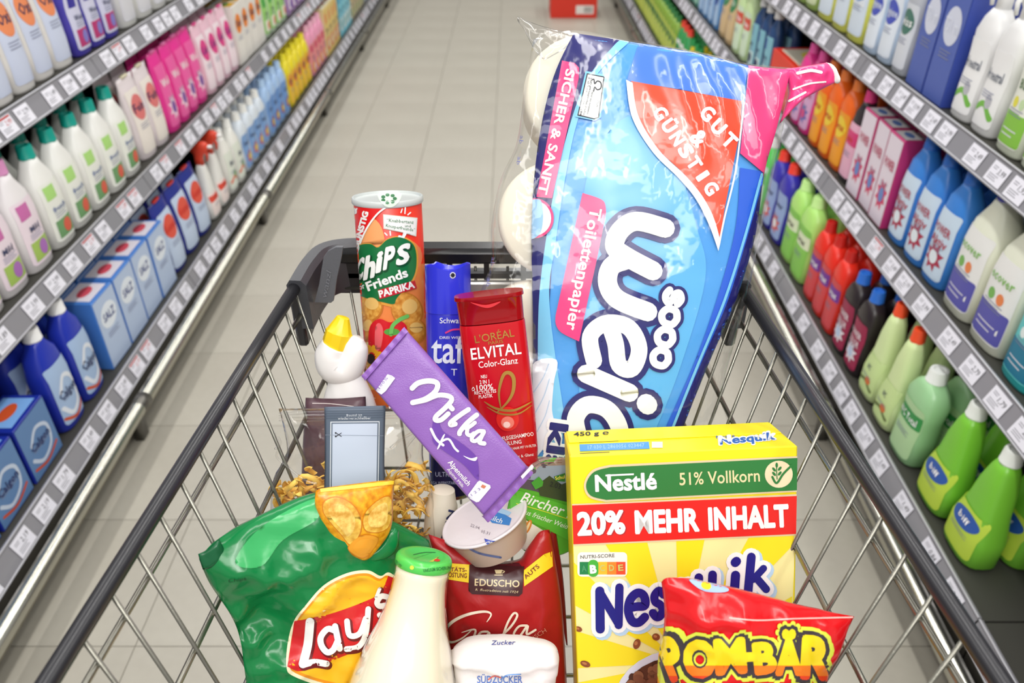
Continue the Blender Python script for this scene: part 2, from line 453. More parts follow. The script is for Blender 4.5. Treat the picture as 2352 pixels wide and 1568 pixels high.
tm = tile_mat()
XL, XR = -1.02, 0.85           # shelf fronts at floor level
fl = mk('floor', [(-2.2, -3, -0.006), (2.2, -3, -0.006), (2.2, 11, -0.006), (-2.2, 11, -0.006)], [(0, 1, 2, 3)], mat('#6f6a60', 0.7), None, False)
tag(fl, kind='structure')
g = 0.0012
q = TILE / 2 - g / 2
tv = [(-q, -q, -0.006), (q, -q, -0.006), (q, q, -0.006), (-q, q, -0.006), (-q, -q, -0.0008), (q, -q, -0.0008), (q, q, -0.0008), (-q, q, -0.0008),
      (-q + .0008, -q + .0008, 0), (q - .0008, -q + .0008, 0), (q - .0008, q - .0008, 0), (-q + .0008, q - .0008, 0)]
tf_ = [(0, 1, 5, 4), (1, 2, 6, 5), (2, 3, 7, 6), (3, 0, 4, 7), (4, 5, 9, 8), (5, 6, 10, 9), (6, 7, 11, 10), (7, 4, 8, 11), (8, 9, 10, 11)]
t0 = mk('tile', tv, tf_, tm, None, False); t0.parent = fl
first = True
yt = 3.23 * 1.4 / 1.45 - TILE * 12
cnt = 0
farg = G()
for j in range(0, 36):
    for i in range(-5, 5):
        x = -0.083 + (i + 0.5) * TILE; y = yt + j * TILE
        if y > 7.4 or abs(x) > 1.45: farg.add([(a + x, b + y, c) for a, b, c in tv], tf_); continue
        o = t0 if first else t0.copy()
        if not first: COL.objects.link(o)
        first = False; o.location = (x, y, 0)
o = farg.build('far_tiles', tm, fl, False); o['kind'] = 'stuff'
far_wall = G().box((-3.2, 10.9, 0), (3.2, 11, 3.1)).build('wall_back', mat('#8d8a84', 0.8), None, False); tag(far_wall, kind='structure')

# ---------------------------------------------------------------- shelving bays
PRICES = ['1,89', '2,99', '1,79', '3,49', '2,79', '1,95', '1,49', '0,84', '3,99', '2,19', '2,49', '0,99']
ORD = ['nearest', 'second', 'third', 'fourth', 'fifth', 'sixth', 'seventh', 'eighth', 'ninth', 'tenth', 'eleventh', 'twelfth', 'thirteenth', 'fourteenth', 'fifteenth', 'sixteenth', 'seventeenth', 'eighteenth']
LEV = {'L': [(-1.03, 0.155), (-1.085, 0.48), (-1.135, 0.81)], 'R': [(0.865, 0.155), (0.93, 0.48), (0.955, 0.81)]}
RAILX = {'L': [-1.0, -1.055, -1.105], 'R': [0.84, 0.905, 0.93]}
BACK = {'L': -1.52, 'R': 1.36}
BAY = 1.25
tagmesh = {}


def tag_me(price, red):
    k = (price, red)
    if k not in tagmesh:
        p = Pr(True); c = mat('#b8322c', 0.6) if red else ink
        p.rect(-0.029, -0.0195, 0.029, 0.0195, paperw, 0); p.text(price, (-0.002, 0.0), (0.023, 0.0), 0.011, c, 1, 0.0, 0.15, res=2)
        for z, a, b in ((0.010, -0.022, -0.006), (0.006, -0.022, -0.008), (-0.005, -0.022, 0.01), (-0.009, -0.022, 0.004), (-0.013, -0.022, 0.008)):
            p.rect(a, z, b, z + 0.0012, mat('#77777f', 0.6), 1)
        if red: p.rect(-0.026, 0.014, 0.026, 0.018, c, 1)
        o = p.build('price_tag', lambda x, z, l: Vector((x, -0.0012 - 0.0002 * l, z)), None)
        tagmesh[k] = o.data; bpy.data.objects.remove(o)
    return tagmesh[k]


rng = random.Random(11)
for side, sg in (('L', 1), ('R', -1)):
    for bnum in range(7):
        y0 = -0.35 + bnum * BAY; y1 = y0 + BAY - 0.004
        word = 'left' if side == 'L' else 'right'
        root = thing('shelving_bay', 'dark metal %s-hand shelving bay with clear price rails, %s along the aisle' % (word, ORD[bnum]), 'shelving', (BACK[side], (y0 + y1) / 2, 0), 'shelving bays on the %s of the aisle' % word)
        gx = G()
        for yy in (y0, y1 - 0.03): gx.box((min(BACK[side], BACK[side] + sg * .04), yy, 0), (max(BACK[side], BACK[side] + sg * .04), yy + .03, 1.5))
        gx.build('upright', shelfm, root, False)
        a, b_ = sorted((BACK[side], BACK[side] - sg * 0.01)); G().box((a, y0, 0), (b_, y1, 1.5)).build('back_panel', backm, root, False)
        px = RAILX[side][0] - sg * 0.015
        a, b_ = sorted((px, px - sg * 0.02)); G().box((a, y0, 0.035), (b_, y1, 0.112)).build('kick_plate', mat('#2a2825', 0.5, 0.3), root, False)
        a, b_ = sorted((px + sg * 0.03, px - sg * 0.0)); G().box((a, y0, 0.018), (b_, y1, 0.042)).build('kick_bar', mat('#aaa698', 0.35, 0.8), root, False)
        for lv in range(3):
            rx, z = RAILX[side][lv], (0.16, 0.485, 0.815)[lv]
            a, b_ = sorted((BACK[side], rx - sg * 0.004)); G().box((a, y0, z - 0.03), (b_, y1, z - 0.005)).build('shelf_board', shelfm, root, False)
            # the rail slopes a little to face upwards
            tilt = 0.35
            top = Vector((rx - sg * 0.006, 0, z + 0.002)); bo = Vector((rx + sg * 0.012, 0, z - 0.044))
            gr = G(); pr_ = [top + Vector((-sg * 0.002, 0, 0.003)), bo + Vector((sg * 0.001, 0, -0.003)), bo + Vector((-sg * 0.004, 0, -0.003)), top + Vector((-sg * 0.007, 0, 0.001))]
            vs = [Vector((p.x, yy, p.z)) for yy in (y0, y1) for p in pr_]
            gr.add(vs, [(0, 1, 5, 4), (1, 2, 6, 5), (2, 3, 7, 6), (3, 0, 4, 7), (0, 3, 2, 1), (4, 5, 6, 7)])
            for e in (top + Vector((0, 0, .003)), bo): gr.tube([(e.x, y0, e.z), (e.x, y1, e.z)], 0.0022, 6, 1)
            rail = gr.build('price_rail', [railm, railm2], root, False)
            yy = y0 + 0.07
            ang = math.atan2(bo.x * sg - top.x * sg, top.z - bo.z)
            while yy < y1 - 0.04:
                me = tag_me(rng.choice(PRICES), rng.random() < 0.12)
                o = bpy.data.objects.new('price_tag', me); COL.objects.link(o); o.parent = rail
                mid = (top + bo) / 2 - Vector(root.location)
                o.location = (mid.x + sg * 0.0005, yy - root.location.y, mid.z)
                R = Matrix.Rotation(math.pi / 2 if side == 'L' else -math.pi / 2, 4, 'Z') @ Matrix.Rotation(-ang, 4, 'X')
                o.rotation_euler = R.to_euler(); o.scale = (1, 1, 1.02)
                yy += rng.choice((0.075, 0.1, 0.13, 0.09))
    # bumper tube in front of the plinth
    bx, bz = (-0.945, 0.112) if side == 'L' else (0.785, 0.118)
    root = thing('bumper_rail', 'long polished steel bumper tube along the foot of the %s-hand shelves' % word, 'rail', (bx, -0.35, 0))
    G().tube([(bx, -0.35, bz), (bx, 8.4, bz)], 0.019, 20).build('tube', steel, root)
    for k in range(8):
        y = 0.31 + k * BAY - 0.0
        gb = G().box((min(bx, bx - sg * .037), y, bz - .03), (max(bx, bx - sg * .037), y + .035, bz - .008)); gb.tube([(bx, y - .004, bz), (bx, y + .039, bz)], 0.0205, 16)
        gb.box((min(bx - sg * .015, bx - sg * .037), y, 0.0), (max(bx - sg * .015, bx - sg * .037), y + .035, bz - .01))
        gb.build('bracket', mat('#6d6b66', 0.35, 0.8), root)

# ================================================================ GOODS ON THE SHELVES
def loft(g, secs, mi=0, seg=20, n=2.6, cap=True):
    """secs: (z, half width, half depth, x offset, y offset)"""
    vs = []
    for s in secs:
        z, a, b = s[:3]; ox = s[3] if len(s) > 3 else 0; oy = s[4] if len(s) > 4 else 0
        for k in range(seg):
            t = 2 * math.pi * k / seg; c, q_ = math.cos(t), math.sin(t)
            vs.append((ox + a * math.copysign(abs(c) ** (2 / n), c), oy + b * math.copysign(abs(q_) ** (2 / n), q_), z))
    fs = []
    for i in range(len(secs) - 1):
        for k in range(seg): k2 = (k + 1) % seg; fs.append((i * seg + k, i * seg + k2, (i + 1) * seg + k2, (i + 1) * seg + k))
    if cap: fs += [tuple(range(seg - 1, -1, -1)), tuple((len(secs) - 1) * seg + k for k in range(seg))]
    return g.add(vs, fs, mi)


SHAPES = {   # fractions of width and depth at fractions of the body height
 'softener': [(0, .9, .9), (.02, 1, 1), (.6, 1, 1), (.78, .86, .9), (.92, .5, .6), (1, .34, .5)],
 'round': [(0, .92, .92), (.03, 1, 1), (.72, 1, 1), (.86, .8, .8), (.95, .42, .42), (1, .4, .4)],
 'flat': [(0, .85, .85), (.03, 1, 1), (.35, .95, 1), (.55, .88, .95), (.8, 1, 1), (.92, .75, .8), (1, .36, .6)],
 'jug': [(0, .9, .9), (.03, 1, 1), (.62, 1, 1), (.85, .8, .85), (.95, .45, .6), (1, .36, .5)],
 'waist': [(0, .8, .8), (.04, 1, 1), (.3, 1, 1), (.55, .72, .8), (.75, .6, .75), (.92, .42, .6), (1, .3, .42)],
 'cone': [(0, .9, .9), (.03, 1, 1), (.25, .98, 1), (.65, .62, .72), (.9, .36, .42), (1, .3, .36)],
 'tub': [(0, .85, .85), (.03, .9, .9), (.93, 1, 1), (.95, 1.03, 1.03), (1, 1.03, 1.03)]}


def label_print(w_, h, z0, z1, wf, base, acc, txt, tcol, style):
    p = Pr(True); a = w_ / 2 * wf
    if base: p.rect(-a, z0, a, z1, base, 1, min(a, z1 - z0) * .18)
    H = z1 - z0
    if style == 'oval':
        p.ell(0, z0 + H * .72, a * .85, H * .2, acc[0], 2, 8); tz = z0 + H * .66; th = H * .14
    elif style == 'band':
        p.rect(-a * .98, z0 + H * .6, a * .98, z0 + H * .86, acc[0], 2); tz = z0 + H * .66; th = H * .13
    elif style == 'photo':
        p.rect(-a * .8, z0 + H * .72, a * .1, z0 + H * .95, acc[0], 2); p.rect(-a * .75, z0 + H * .05, a * .8, z0 + H * .35, acc[1], 2); p.ell(a * .2, z0 + H * .2, a * .4, H * .12, acc[2], 3); tz = z0 + H * .5; th = H * .1
    elif style == 'burst':
        pts = []
        for k in range(16):
            r = 1 if k % 2 else .6; pts.append((a * .9 * r * math.cos(k * math.pi / 8), z0 + H * .3 + H * .22 * r * math.sin(k * math.pi / 8)))
        p.poly(pts, acc[0], 2); p.ell(0, z0 + H * .3, a * .4, H * .1, acc[1], 3); tz = z0 + H * .66; th = H * .13
    elif style == 'half':
        p.rect(-a * .98, z0 + H * .02, a * .98, z0 + H * .42, acc[0], 2, a * .12); p.ell(-a * .3, z0 + H * .55, a * .22, H * .07, acc[1], 2); p.ell(a * .3, z0 + H * .55, a * .22, H * .07, acc[2], 2)
        p.rect(-a * .6, z0 + H * .2, a * .6, z0 + H * .215, paperw, 3); p.rect(-a * .6, z0 + H * .13, a * .4, z0 + H * .145, paperw, 3); tz = z0 + H * .72; th = H * .12
    elif style == 'swirl':
        p.stroke([(-a * .8, z0 + H * .3), (-a * .2, z0 + H * .12), (a * .6, z0 + H * .25), (a * .7, z0 + H * .6), (0, z0 + H * .75), (-a * .6, z0 + H * .55)], H * .07, acc[0], 2)
        p.stroke([(-a * .9, z0 + H * .12), (0, z0 + H * .03), (a * .9, z0 + H * .15)], H * .05, acc[1], 2); tz = z0 + H * .42; th = H * .16
    else:
        p.stroke([(-a * .8, z0 + H * .2), (0, z0 + H * .3), (a * .8, z0 + H * .15)], H * .08, acc[0], 2); p.ell(a * .3, z0 + H * .35, a * .3, H * .1, acc[1], 2); tz = z0 + H * .62; th = H * .14
    if txt:
        ln = txt.split('|')
        for i, t_ in enumerate(ln):
            wd = min(a * 1.6, len(t_) * th * .62); p.text(t_, (-wd / 2, tz - i * th * 1.35), (wd / 2, tz - i * th * 1.35), th, tcol, 4, 0.012, res=1)
    for k in range(3): p.rect(-a * .6, z0 + H * (.46 - .035 * k), a * (.6 - .2 * (k % 2)), z0 + H * (.47 - .035 * k), mat('#8a8fa8', 0.6), 3)
    return p


def make_good(kind, name, label, cat, w_, d, h, body, cap='#ffffff', base='#f2f2f2', acc=('#3b6fd0', '#e04848', '#58b058'), txt='', tcol='#22305e', style='', shape='softener', side_label=None):
    """one shelf item at the origin, its front facing -y"""
    root = thing(name, label, cat)
    B = mat(body, 0.3); Cc = mat(cap, 0.35); La = mat(base, 0.45) if base else None; Ac = [mat(c, 0.45) for c in acc]; Tc = mat(tcol, 0.5)
    e = 0.0004
    if kind == 'bottle' or kind == 'spray':
        ch = 0.032 if kind == 'bottle' else 0.075
        bh = h - ch; prof = SHAPES[shape]
        g_ = G(); nn = 2.0 if shape in ('round', 'cone') else 3.0
        loft(g_, [(f * bh, w_ / 2 * a, d / 2 * b) for f, a, b in prof], 0, 24, nn)
        g_.build('body', B, root)
        def wat(z):
            f = min(max(z / bh, 0), 1)
            for (f0, a0, b0), (f1, a1, b1) in zip(prof, prof[1:]):
                if f <= f1:
                    t = (f - f0) / (f1 - f0); return w_ / 2 * (a0 + (a1 - a0) * t), d / 2 * (b0 + (b1 - b0) * t)
            return w_ / 2 * .3, d / 2 * .3
        def fn(x, z, l):
            a, b = wat(z); r = min(abs(x) / a, 0.97); return Vector((x, -b * (1 - r ** nn) ** (1 / nn) - 0.001 - e * l, z))
        zt = .62 if shape not in ('cone', 'waist') else .3
        wf = .84 if nn > 2 else .8
        label_print(w_, h, bh * .08, bh * (.74 if shape not in ('cone', 'waist') else .5), wf, La, Ac, txt, Tc, style).build('label', fn, root, (w_ / 8, bh / 10), False)
        nr = w_ / 2 * prof[-1][1] * 1.0; nr = max(nr, 0.011)
        if kind == 'bottle':
            g_ = G(); r = min(nr, d / 2 * .8) * 1.12
            vs, fs = lathe([(0, r * .96), (.004, r * 1.04), (.005, r), (ch - .004, r * .94), (ch, r * .86), (ch, r * .6), (ch - .003, r * .55)], Vector((0, 0, bh - .002)), (0, 0, 1), 20)
            g_.add(vs, fs); sharp(g_.build('cap', Cc, root), 50)
        else:
            g_ = G(); loft(g_, [(bh - .004, .014, .014), (bh + .02, .013, .014), (bh + .034, .013, .018, 0, -.004), (bh + .05, .014, .032, 0, -.006), (bh + .068, .013, .034, 0, -.006), (bh + .075, .009, .026, 0, -.004)], 0, 16, 3)
            g_.build('spray_head', Cc, root)
            G().tube([(0, -.03, bh + .058), (0, -.052, bh + .058)], .006, 10).build('nozzle', mat('#e8e8e8' if cap != '#ffffff' else '#d03020', 0.4), root)
            G().tube([(0, -.022, bh + .05), (0, -.03, bh + .03), (0, -.026, bh + .008)], [.006, .005, .004], 8).build('trigger', Cc, root)
    elif kind == 'box':
        o = G().box((-w_ / 2, -d / 2, 0), (w_ / 2, d / 2, h), bev=0.0015).build('carton', B, root, False)
        p = Pr(True)
        if La: p.rect(-w_ * .5 + .002, .004, w_ * .5 - .002, h - .004, La, 1)
        q_ = label_print(w_, h, h * .08, h * .92, .86, None, Ac, txt, Tc, style); p.it += q_.it
        p.build('front_print', lambda x, z, l: Vector((x, -d / 2 - .0004 - e * l, z)), root, None, False)
        p = Pr(True); p.rect(-w_ * .4, -d * .4, w_ * .4, d * .4, Cc, 1); p.ell(0, 0, w_ * .25, d * .18, Ac[1], 2)
        p.build('top_print', lambda x, y, l: Vector((x, y, h + .0004 + e * l)), root, None, False)
    elif kind == 'pouch':
        g_ = G(); secs = []
        for f, a, b in ((0, .86, .9), (.03, .95, 1), (.25, 1, 1), (.5, .99, .85), (.75, .98, .55), (.9, .97, .22), (.93, .97, .08), (1, .97, .05)): secs.append((f * h, w_ / 2 * a, d / 2 * b))
        loft(g_, secs, 0, 24, 2.6); g_.build('pouch_body', mat(body, 0.25, 0, 'foil'), root)
        def fn(x, z, l):
            f = min(max(z / h, 0), .999)
            for s0, s1 in zip(secs, secs[1:]):
                if z <= s1[0] + 1e-9:
                    t = (z - s0[0]) / (s1[0] - s0[0]); a = s0[1] + (s1[1] - s0[1]) * t; b = s0[2] + (s1[2] - s0[2]) * t; break
            r = min(abs(x) / a, 0.97); return Vector((x, -b * (1 - r ** 2.6) ** (1 / 2.6) - .001 - e * l, z))
        label_print(w_, h, h * .08, h * .84, .8, La, Ac, txt, Tc, style).build('label', fn, root, (w_ / 8, h / 12), False)
        g_ = G(); loft(g_, [(h * .985, w_ * .2, .006), (h * 1.0, w_ * .2, .007), (h * 1.015, w_ * .18, .006)], 0, 12, 3); g_.build('pull_tab', Cc, root)
    return root


FREQ = {}


def run(side, lv, y0, n, pitch, rows, spec, desc, rowp=None, dz=0, dx=0):
    kind, name, cat, w_, d, h = spec[:6]; kw = spec[6]
    rowp = rowp or (d * 1.12 if kind != 'spray' else .082)
    fx, fz = LEV[side][lv]; sg = 1 if side == 'L' else -1
    proto = make_good(kind, name, desc, cat, w_, d, h, **kw)
    rz = math.pi / 2 * sg; fst = True; grp = desc.split(',')[0] + ' (block)'
    kids = [c for c in proto.children]
    words = 'left' if side == 'L' else 'right'
    for r in range(rows):
        for i in range(n):
            if fst: o = proto; fst = False
            else:
                o = proto.copy(); COL.objects.link(o)
                for c in kids: c2 = c.copy(); COL.objects.link(c2); c2.parent = o
            jx = rng.uniform(-.004, .004)
            o.location = (fx - sg * (d / 2 + .004 + r * rowp + dx) + jx * .5, y0 + (i + .5) * pitch, fz + dz + 0.0005)
            o.rotation_euler = (0, 0, rz + rng.uniform(-.03, .03))
            t = desc
            if n > 1: t += ', %s of its row' % ORD[min(i, 17)]
            if rows > 1: t += (', front', ', behind', ', third row in')[min(r, 2)]
            o['label'] = t; o['group'] = grp[:-8]


S = lambda kind, name, cat, w_, d, h, **kw: (kind, name, cat, w_, d, h, kw)
# ---- left, bottom shelf
run('L', 0, .70, 5, .135, 3, S('box', 'water_softener_box', 'box', .125, .085, .15, body='#1c2f9c', cap='#7fb0ee', base='#5f86b8', acc=('#c9d6ea', '#d2552a', '#1c2f9c'), txt='Calgon', tcol='#1b2a66', style='swirl'), 'blue water softener carton low on left')
run('L', 0, .86, 4, .115, 2, S('bottle', 'softener_gel_bottle', 'bottle', .1, .065, .25, body='#1f2f9e', cap='#f4f4f4', base='#8fb2dc', acc=('#dfe8f5', '#d2552a', '#20329a'), txt='Calgon', style='swirl', shape='flat'), 'dark blue gel bottle with white cap on left', rowp=.08, dx=.17 + .115)
run('L', 0, 1.40, 2, .115, 2, S('bottle', 'rinse_bottle', 'bottle', .1, .065, .27, body='#2336b0', cap='#f6f6f6', base='#a9c3e6', acc=('#e8eef8', '#d2552a', '#20329a'), txt='Calgon', style='swirl', shape='jug'), 'tall blue bottle with white cap beside salt boxes', rowp=.075)
run('L', 0, 1.66, 4, .118, 3, S('box', 'salt_box', 'box', .112, .085, .2, body='#4d86d8', cap='#efeaf6', base='#b9cbe8', acc=('#e8f0fa', '#e0566a', '#5577c8'), txt='SALZ', tcol='#2a3f86', style='oval'), 'white and blue dishwasher salt carton on left')
run('L', 0, 1.78, 2, .11, 2, S('bottle', 'rinse_aid_bottle', 'bottle', .075, .055, .24, body='#2b2a90', cap='#f6f6f8', base='#d9dcf0', acc=('#5b68c8', '#d04848', '#3344a0'), style='band', txt='Klar', shape='round'), 'violet rinse aid bottle with white cap', rowp=.07, dx=.27)
run('L', 0, 2.14, 3, .125, 2, S('pouch', 'dishwasher_tab_bag', 'bag', .12, .07, .23, body='#2a3490', cap='#d8302a', base='#c2d2ea', acc=('#e0503c', '#f0a030', '#3a7fd0'), txt='Somat', tcol='#d8302a', style='oval'), 'dark blue dishwasher tab bag with red badge')
run('L', 0, 2.28, 3, .12, 1, S('pouch', 'descaler_pouch', 'bag', .12, .08, .27, body='#128d80', cap='#0c6f66', base='#3fb8a8', acc=('#d8f0ec', '#e04040', '#0f7468'), txt='Somat', tcol='#ffffff', style='band'), 'tall teal cleaning pouch on left', dx=.16)
run('L', 0, 2.52, 2, .105, 1, S('spray', 'spray_cleaner', 'spray bottle', .09, .055, .27, body='#eeeeea', cap='#e0452c', base='#f3e4e0', acc=('#e04a38', '#4b9a3c', '#c03020'), txt='Fett', tcol='#c0301e', style='band', shape='waist'), 'white spray cleaner with red trigger on left')
run('L', 0, 2.74, 2, .1, 2, S('bottle', 'clear_cleaner_bottle', 'bottle', .088, .06, .24, body='#f2f2ec', cap='#f8f8f4', base='#e6ece0', acc=('#e87858', '#6aa850', '#d85840'), style='', txt='Bad', shape='softener'), 'white cleaner bottle with cream cap')
run('L', 0, 2.95, 4, .092, 3, S('bottle', 'toilet_gel_bottle', 'bottle', .085, .055, .23, body='#dfe8f2', cap='#f2f2ee', base='#7fa6da', acc=('#c2567a', '#e8d060', '#3f6fc0'), style='burst', txt='Frisch', shape='flat'), 'pale blue gel bottle with white cap')
run('L', 0, 3.33, 4, .092, 3, S('bottle', 'room_freshener_bottle', 'bottle', .085, .055, .24, body='#a9c9f0', cap='#b4d2f4', base='#6f9ad6', acc=('#9a3a6a', '#e8d060', '#3a5fb0'), style='burst', txt='Duft', shape='flat'), 'sky blue freshener bottle on lower left')
run('L', 0, 3.72, 5, .095, 3, S('bottle', 'lemon_cleaner_bottle', 'bottle', .088, .055, .24, body='#f2e02a', cap='#f4e430', base='#f0c238', acc=('#e07a2a', '#d84a6a', '#f6f0a0'), style='oval', txt='Zitro', shape='flat'), 'yellow lemon cleaner bottle on lower left')
run('L', 0, 4.21, 4, .095, 3, S('bottle', 'rose_cleaner_bottle', 'bottle', .088, .055, .25, body='#f0a0c0', cap='#f4b6cc', base='#e89090', acc=('#d83a6a', '#e8a040', '#f8e0e8'), style='photo', txt='Rose', shape='flat'), 'pink cleaner bottle on lower left')
run('L', 0, 4.60, 4, .1, 2, S('box', 'powder_box', 'box', .095, .07, .25, body='#efe0a8', cap='#f4f0e0', base='#e8c870', acc=('#e87a40', '#d84848', '#f2ecc8'), style='photo', txt='Pulver'), 'cream and orange powder carton, lower left')
run('L', 0, 5.02, 4, .1, 2, S('box', 'fabric_sheet_box', 'box', .095, .07, .27, body='#3ab2d2', cap='#58c8e0', base='#88d4e6', acc=('#2a7fc0', '#f0f0f0', '#2a9a90'), style='photo', txt='Tuch'), 'turquoise cloth carton, lower left')
run('L', 0, 5.44, 5, .1, 2, S('bottle', 'cream_bottle', 'bottle', .09, .06, .25, body='#e6e2d0', cap='#f0ecd8', base='#c8b890', acc=('#b08850', '#6a8a50', '#e8e0c0'), style='photo', txt='Pflege', shape='softener'), 'cream coloured bottle far down left')
run('L', 0, 5.96, 12, .12, 1, S('box', 'bin_liner_box', 'box', .11, .08, .22, body='#b8bcc0', cap='#d8d8d8', base='#a8b0b8', acc=('#6a7a8a', '#e0e0e0', '#8aa0b0'), style='band', txt='Beutel'), 'grey bin liner carton far down left')
# ---- left, middle shelf
run('L', 1, 1.05, 3, .1, 2, S('bottle', 'conditioner_bottle', 'bottle', .092, .06, .26, body='#f3d4e2', cap='#e88ab8', base='#f5e2ea', acc=('#c85aa0', '#9ac850', '#e8a070'), style='photo', txt='Sanft', shape='softener'), 'pale pink conditioner bottle, near left')
run('L', 1, 1.36, 3, .11, 2, S('bottle', 'mild_detergent_bottle', 'bottle', .1, .065, .26, body='#f2eef0', cap='#d890c0', base='#f4e4ee', acc=('#d070b0', '#a8c860', '#b070c0'), style='photo', txt='Mild', shape='softener'), 'white mild detergent bottle with pink cap')
run('L', 1, 1.70, 5, .108, 2, S('bottle', 'fabric_softener_bottle', 'bottle', .1, .068, .25, body='#f4f4f0', cap='#10a090', base='#f2f4ec', acc=('#b0e080', '#6fa06a', '#e06048'), style='photo', txt='frosch', tcol='#3a5a9a', shape='softener'), 'white softener bottle with teal cap')
run('L', 1, 2.26, 2, .11, 2, S('pouch', 'refill_pouch', 'bag', .105, .06, .24, body='#eadfe2', cap='#e8e0c0', base='#f0e8e0', acc=('#e07878', '#7aa0d0', '#f0e070'), style='oval', txt='Fein', shape='flat'), 'white refill pouch with pastel print')
run('L', 1, 2.49, 4, .095, 2, S('pouch', 'wool_wash_pouch', 'bag', .092, .06, .25, body='#f03c9c', cap='#f880c0', base='#f060a8', acc=('#f8d0e4', '#7a4aa0', '#f0a030'), style='burst', txt='Woll', tcol='#ffffff'), 'hot pink wool wash pouch')
run('L', 1, 2.88, 4, .095, 2, S('pouch', 'stain_powder_pouch', 'bag', .092, .06, .24, body='#f2c8d8', cap='#e8308c', base='#f6e4ec', acc=('#e0408c', '#8a8ac0', '#f0a0c0'), style='oval', txt='Color', tcol='#7a3a8a'), 'rose and white powder pouch')
run('L', 1, 3.27, 4, .1, 2, S('box', 'washing_tab_box', 'box', .095, .08, .22, body='#f0ece6', cap='#f8c040', base='#eeeae4', acc=('#f0882a', '#4aa060', '#e84040'), style='oval', txt='Tabs'), 'white washing tab carton with orange badge')
run('L', 1, 3.68, 4, .1, 2, S('bottle', 'green_softener_bottle', 'bottle', .095, .06, .26, body='#d9ecd4', cap='#34b070', base='#a0d878', acc=('#4aa850', '#f0f0e0', '#e08040'), style='photo', txt='Aloe', shape='softener'), 'light green softener bottle with green cap')
run('L', 1, 4.10, 4, .1, 2, S('bottle', 'lavender_softener_bottle', 'bottle', .095, .06, .27, body='#c8aad8', cap='#6a3ac8', base='#a070b8', acc=('#8a3a90', '#f0e0f0', '#5a40b0'), style='photo', txt='Lavendel', shape='softener'), 'lavender softener bottle with violet cap')
run('L', 1, 4.52, 4, .1, 2, S('bottle', 'orange_softener_bottle', 'bottle', .095, .06, .27, body='#f0b858', cap='#f0d0a0', base='#f0d8c0', acc=('#f07030', '#e8a030', '#f8f0e0'), style='photo', txt='Sommer', shape='softener'), 'orange softener bottle with cream label')
run('L', 1, 4.96, 8, .11, 1, S('bottle', 'blue_softener_bottle', 'bottle', .1, .06, .27, body='#8fb8e0', cap='#e8f0f8', base='#d8e4f0', acc=('#4a80c0', '#80b060', '#f0f0f0'), style='oval', txt='Frisch', shape='softener'), 'light blue softener bottle far down left')
run('L', 1, 5.9, 8, .13, 1, S('box', 'navy_box', 'box', .12, .08, .24, body='#20285a', cap='#3a4a90', base='#2a3270', acc=('#e8d040', '#f0f0f0', '#7080c0'), style='oval', txt='Aktiv'), 'navy washing powder carton far down left')
# ---- left, top shelf
run('L', 2, 1.3, 3, .14, 2, S('pouch', 'blue_detergent_bag', 'bag', .135, .08, .27, body='#e8ecf2', cap='#30a0a0', base='#86a8e2', acc=('#4668c8', '#e88070', '#a8d070'), style='swirl', txt='Gallseife'), 'white detergent bag with blue swirl print')
run('L', 2, 1.74, 4, .1, 2, S('pouch', 'stain_salt_bag', 'bag', .095, .07, .26, body='#efece8', cap='#f0f0f0', base='#d0d8ee', acc=('#f09060', '#d05858', '#6a78d0'), style='oval', txt='Oxi'), 'white stain salt bag with orange badge')
run('L', 2, 2.16, 3, .09, 2, S('bottle', 'violet_bottle', 'bottle', .085, .055, .25, body='#5148b8', cap='#f0f0f4', base='#d8d8f0', acc=('#3c34a0', '#c03878', '#8880d0'), style='photo', txt='Weiss', shape='flat'), 'violet bottle with white cap, upper left')
run('L', 2, 2.46, 5, .12, 1, S('bottle', 'starch_jug', 'bottle', .11, .08, .27, body='#ecece8', cap='#f6f6f4', base='#dcdce2', acc=('#c87858', '#6878b8', '#b0b0b8'), style='band', txt='Stärke', shape='jug'), 'white starch jug, upper left')
run('L', 2, 3.1, 7, .11, 1, S('bottle', 'bleach_bottle', 'bottle', .1, .07, .26, body='#c8ccd0', cap='#3a3a8a', base='#e4e6ea', acc=('#4a60a0', '#7a90b0', '#e0e0e0'), style='oval', txt='Chlor', shape='softener'), 'grey bleach bottle with blue cap, upper left')
run('L', 2, 3.9, 12, .14, 1, S('box', 'laundry_box', 'box', .13, .1, .26, body='#8fa8c8', cap='#f0f0f0', base='#c8d4e4', acc=('#4060a8', '#60a070', '#e0e0e0'), style='oval', txt='Ultra'), 'pale laundry carton, far upper left')
# ---- right, bottom shelf
run('R', 0, 1.0, 2, .13, 2, S('bottle', 'green_toilet_cleaner', 'bottle', .115, .075, .27, body='#7cc83a', cap='#e8ece6', base='#c4e04a', acc=('#2a5ab0', '#f0f4e0', '#2f9a48'), style='oval', txt='biff', tcol='#ffffff', shape='waist'), 'lime green toilet cleaner bottle on lower right', rowp=.085)
run('R', 0, 1.28, 1, .13, 3, S('bottle', 'shrinkwrapped_cleaner', 'bottle', .105, .07, .24, body='#9fd09a', cap='#eef2ee', base='#b8dca8', acc=('#3a9a50', '#f0f0f0', '#2a7a40'), style='band', txt='WC Total', tcol='#ffffff', shape='flat'), 'pale green cleaner bottle with white cap')
run('R', 0, 1.40, 2, .105, 2, S('bottle', 'duck_neck_bottle', 'bottle', .095, .065, .27, body='#d9ecae', cap='#f0522a', base='#cfe6a0', acc=('#6a7a40', '#e07838', '#e8f0d0'), style='', txt='WC', shape='waist'), 'pale yellow-green bottle with orange cap')
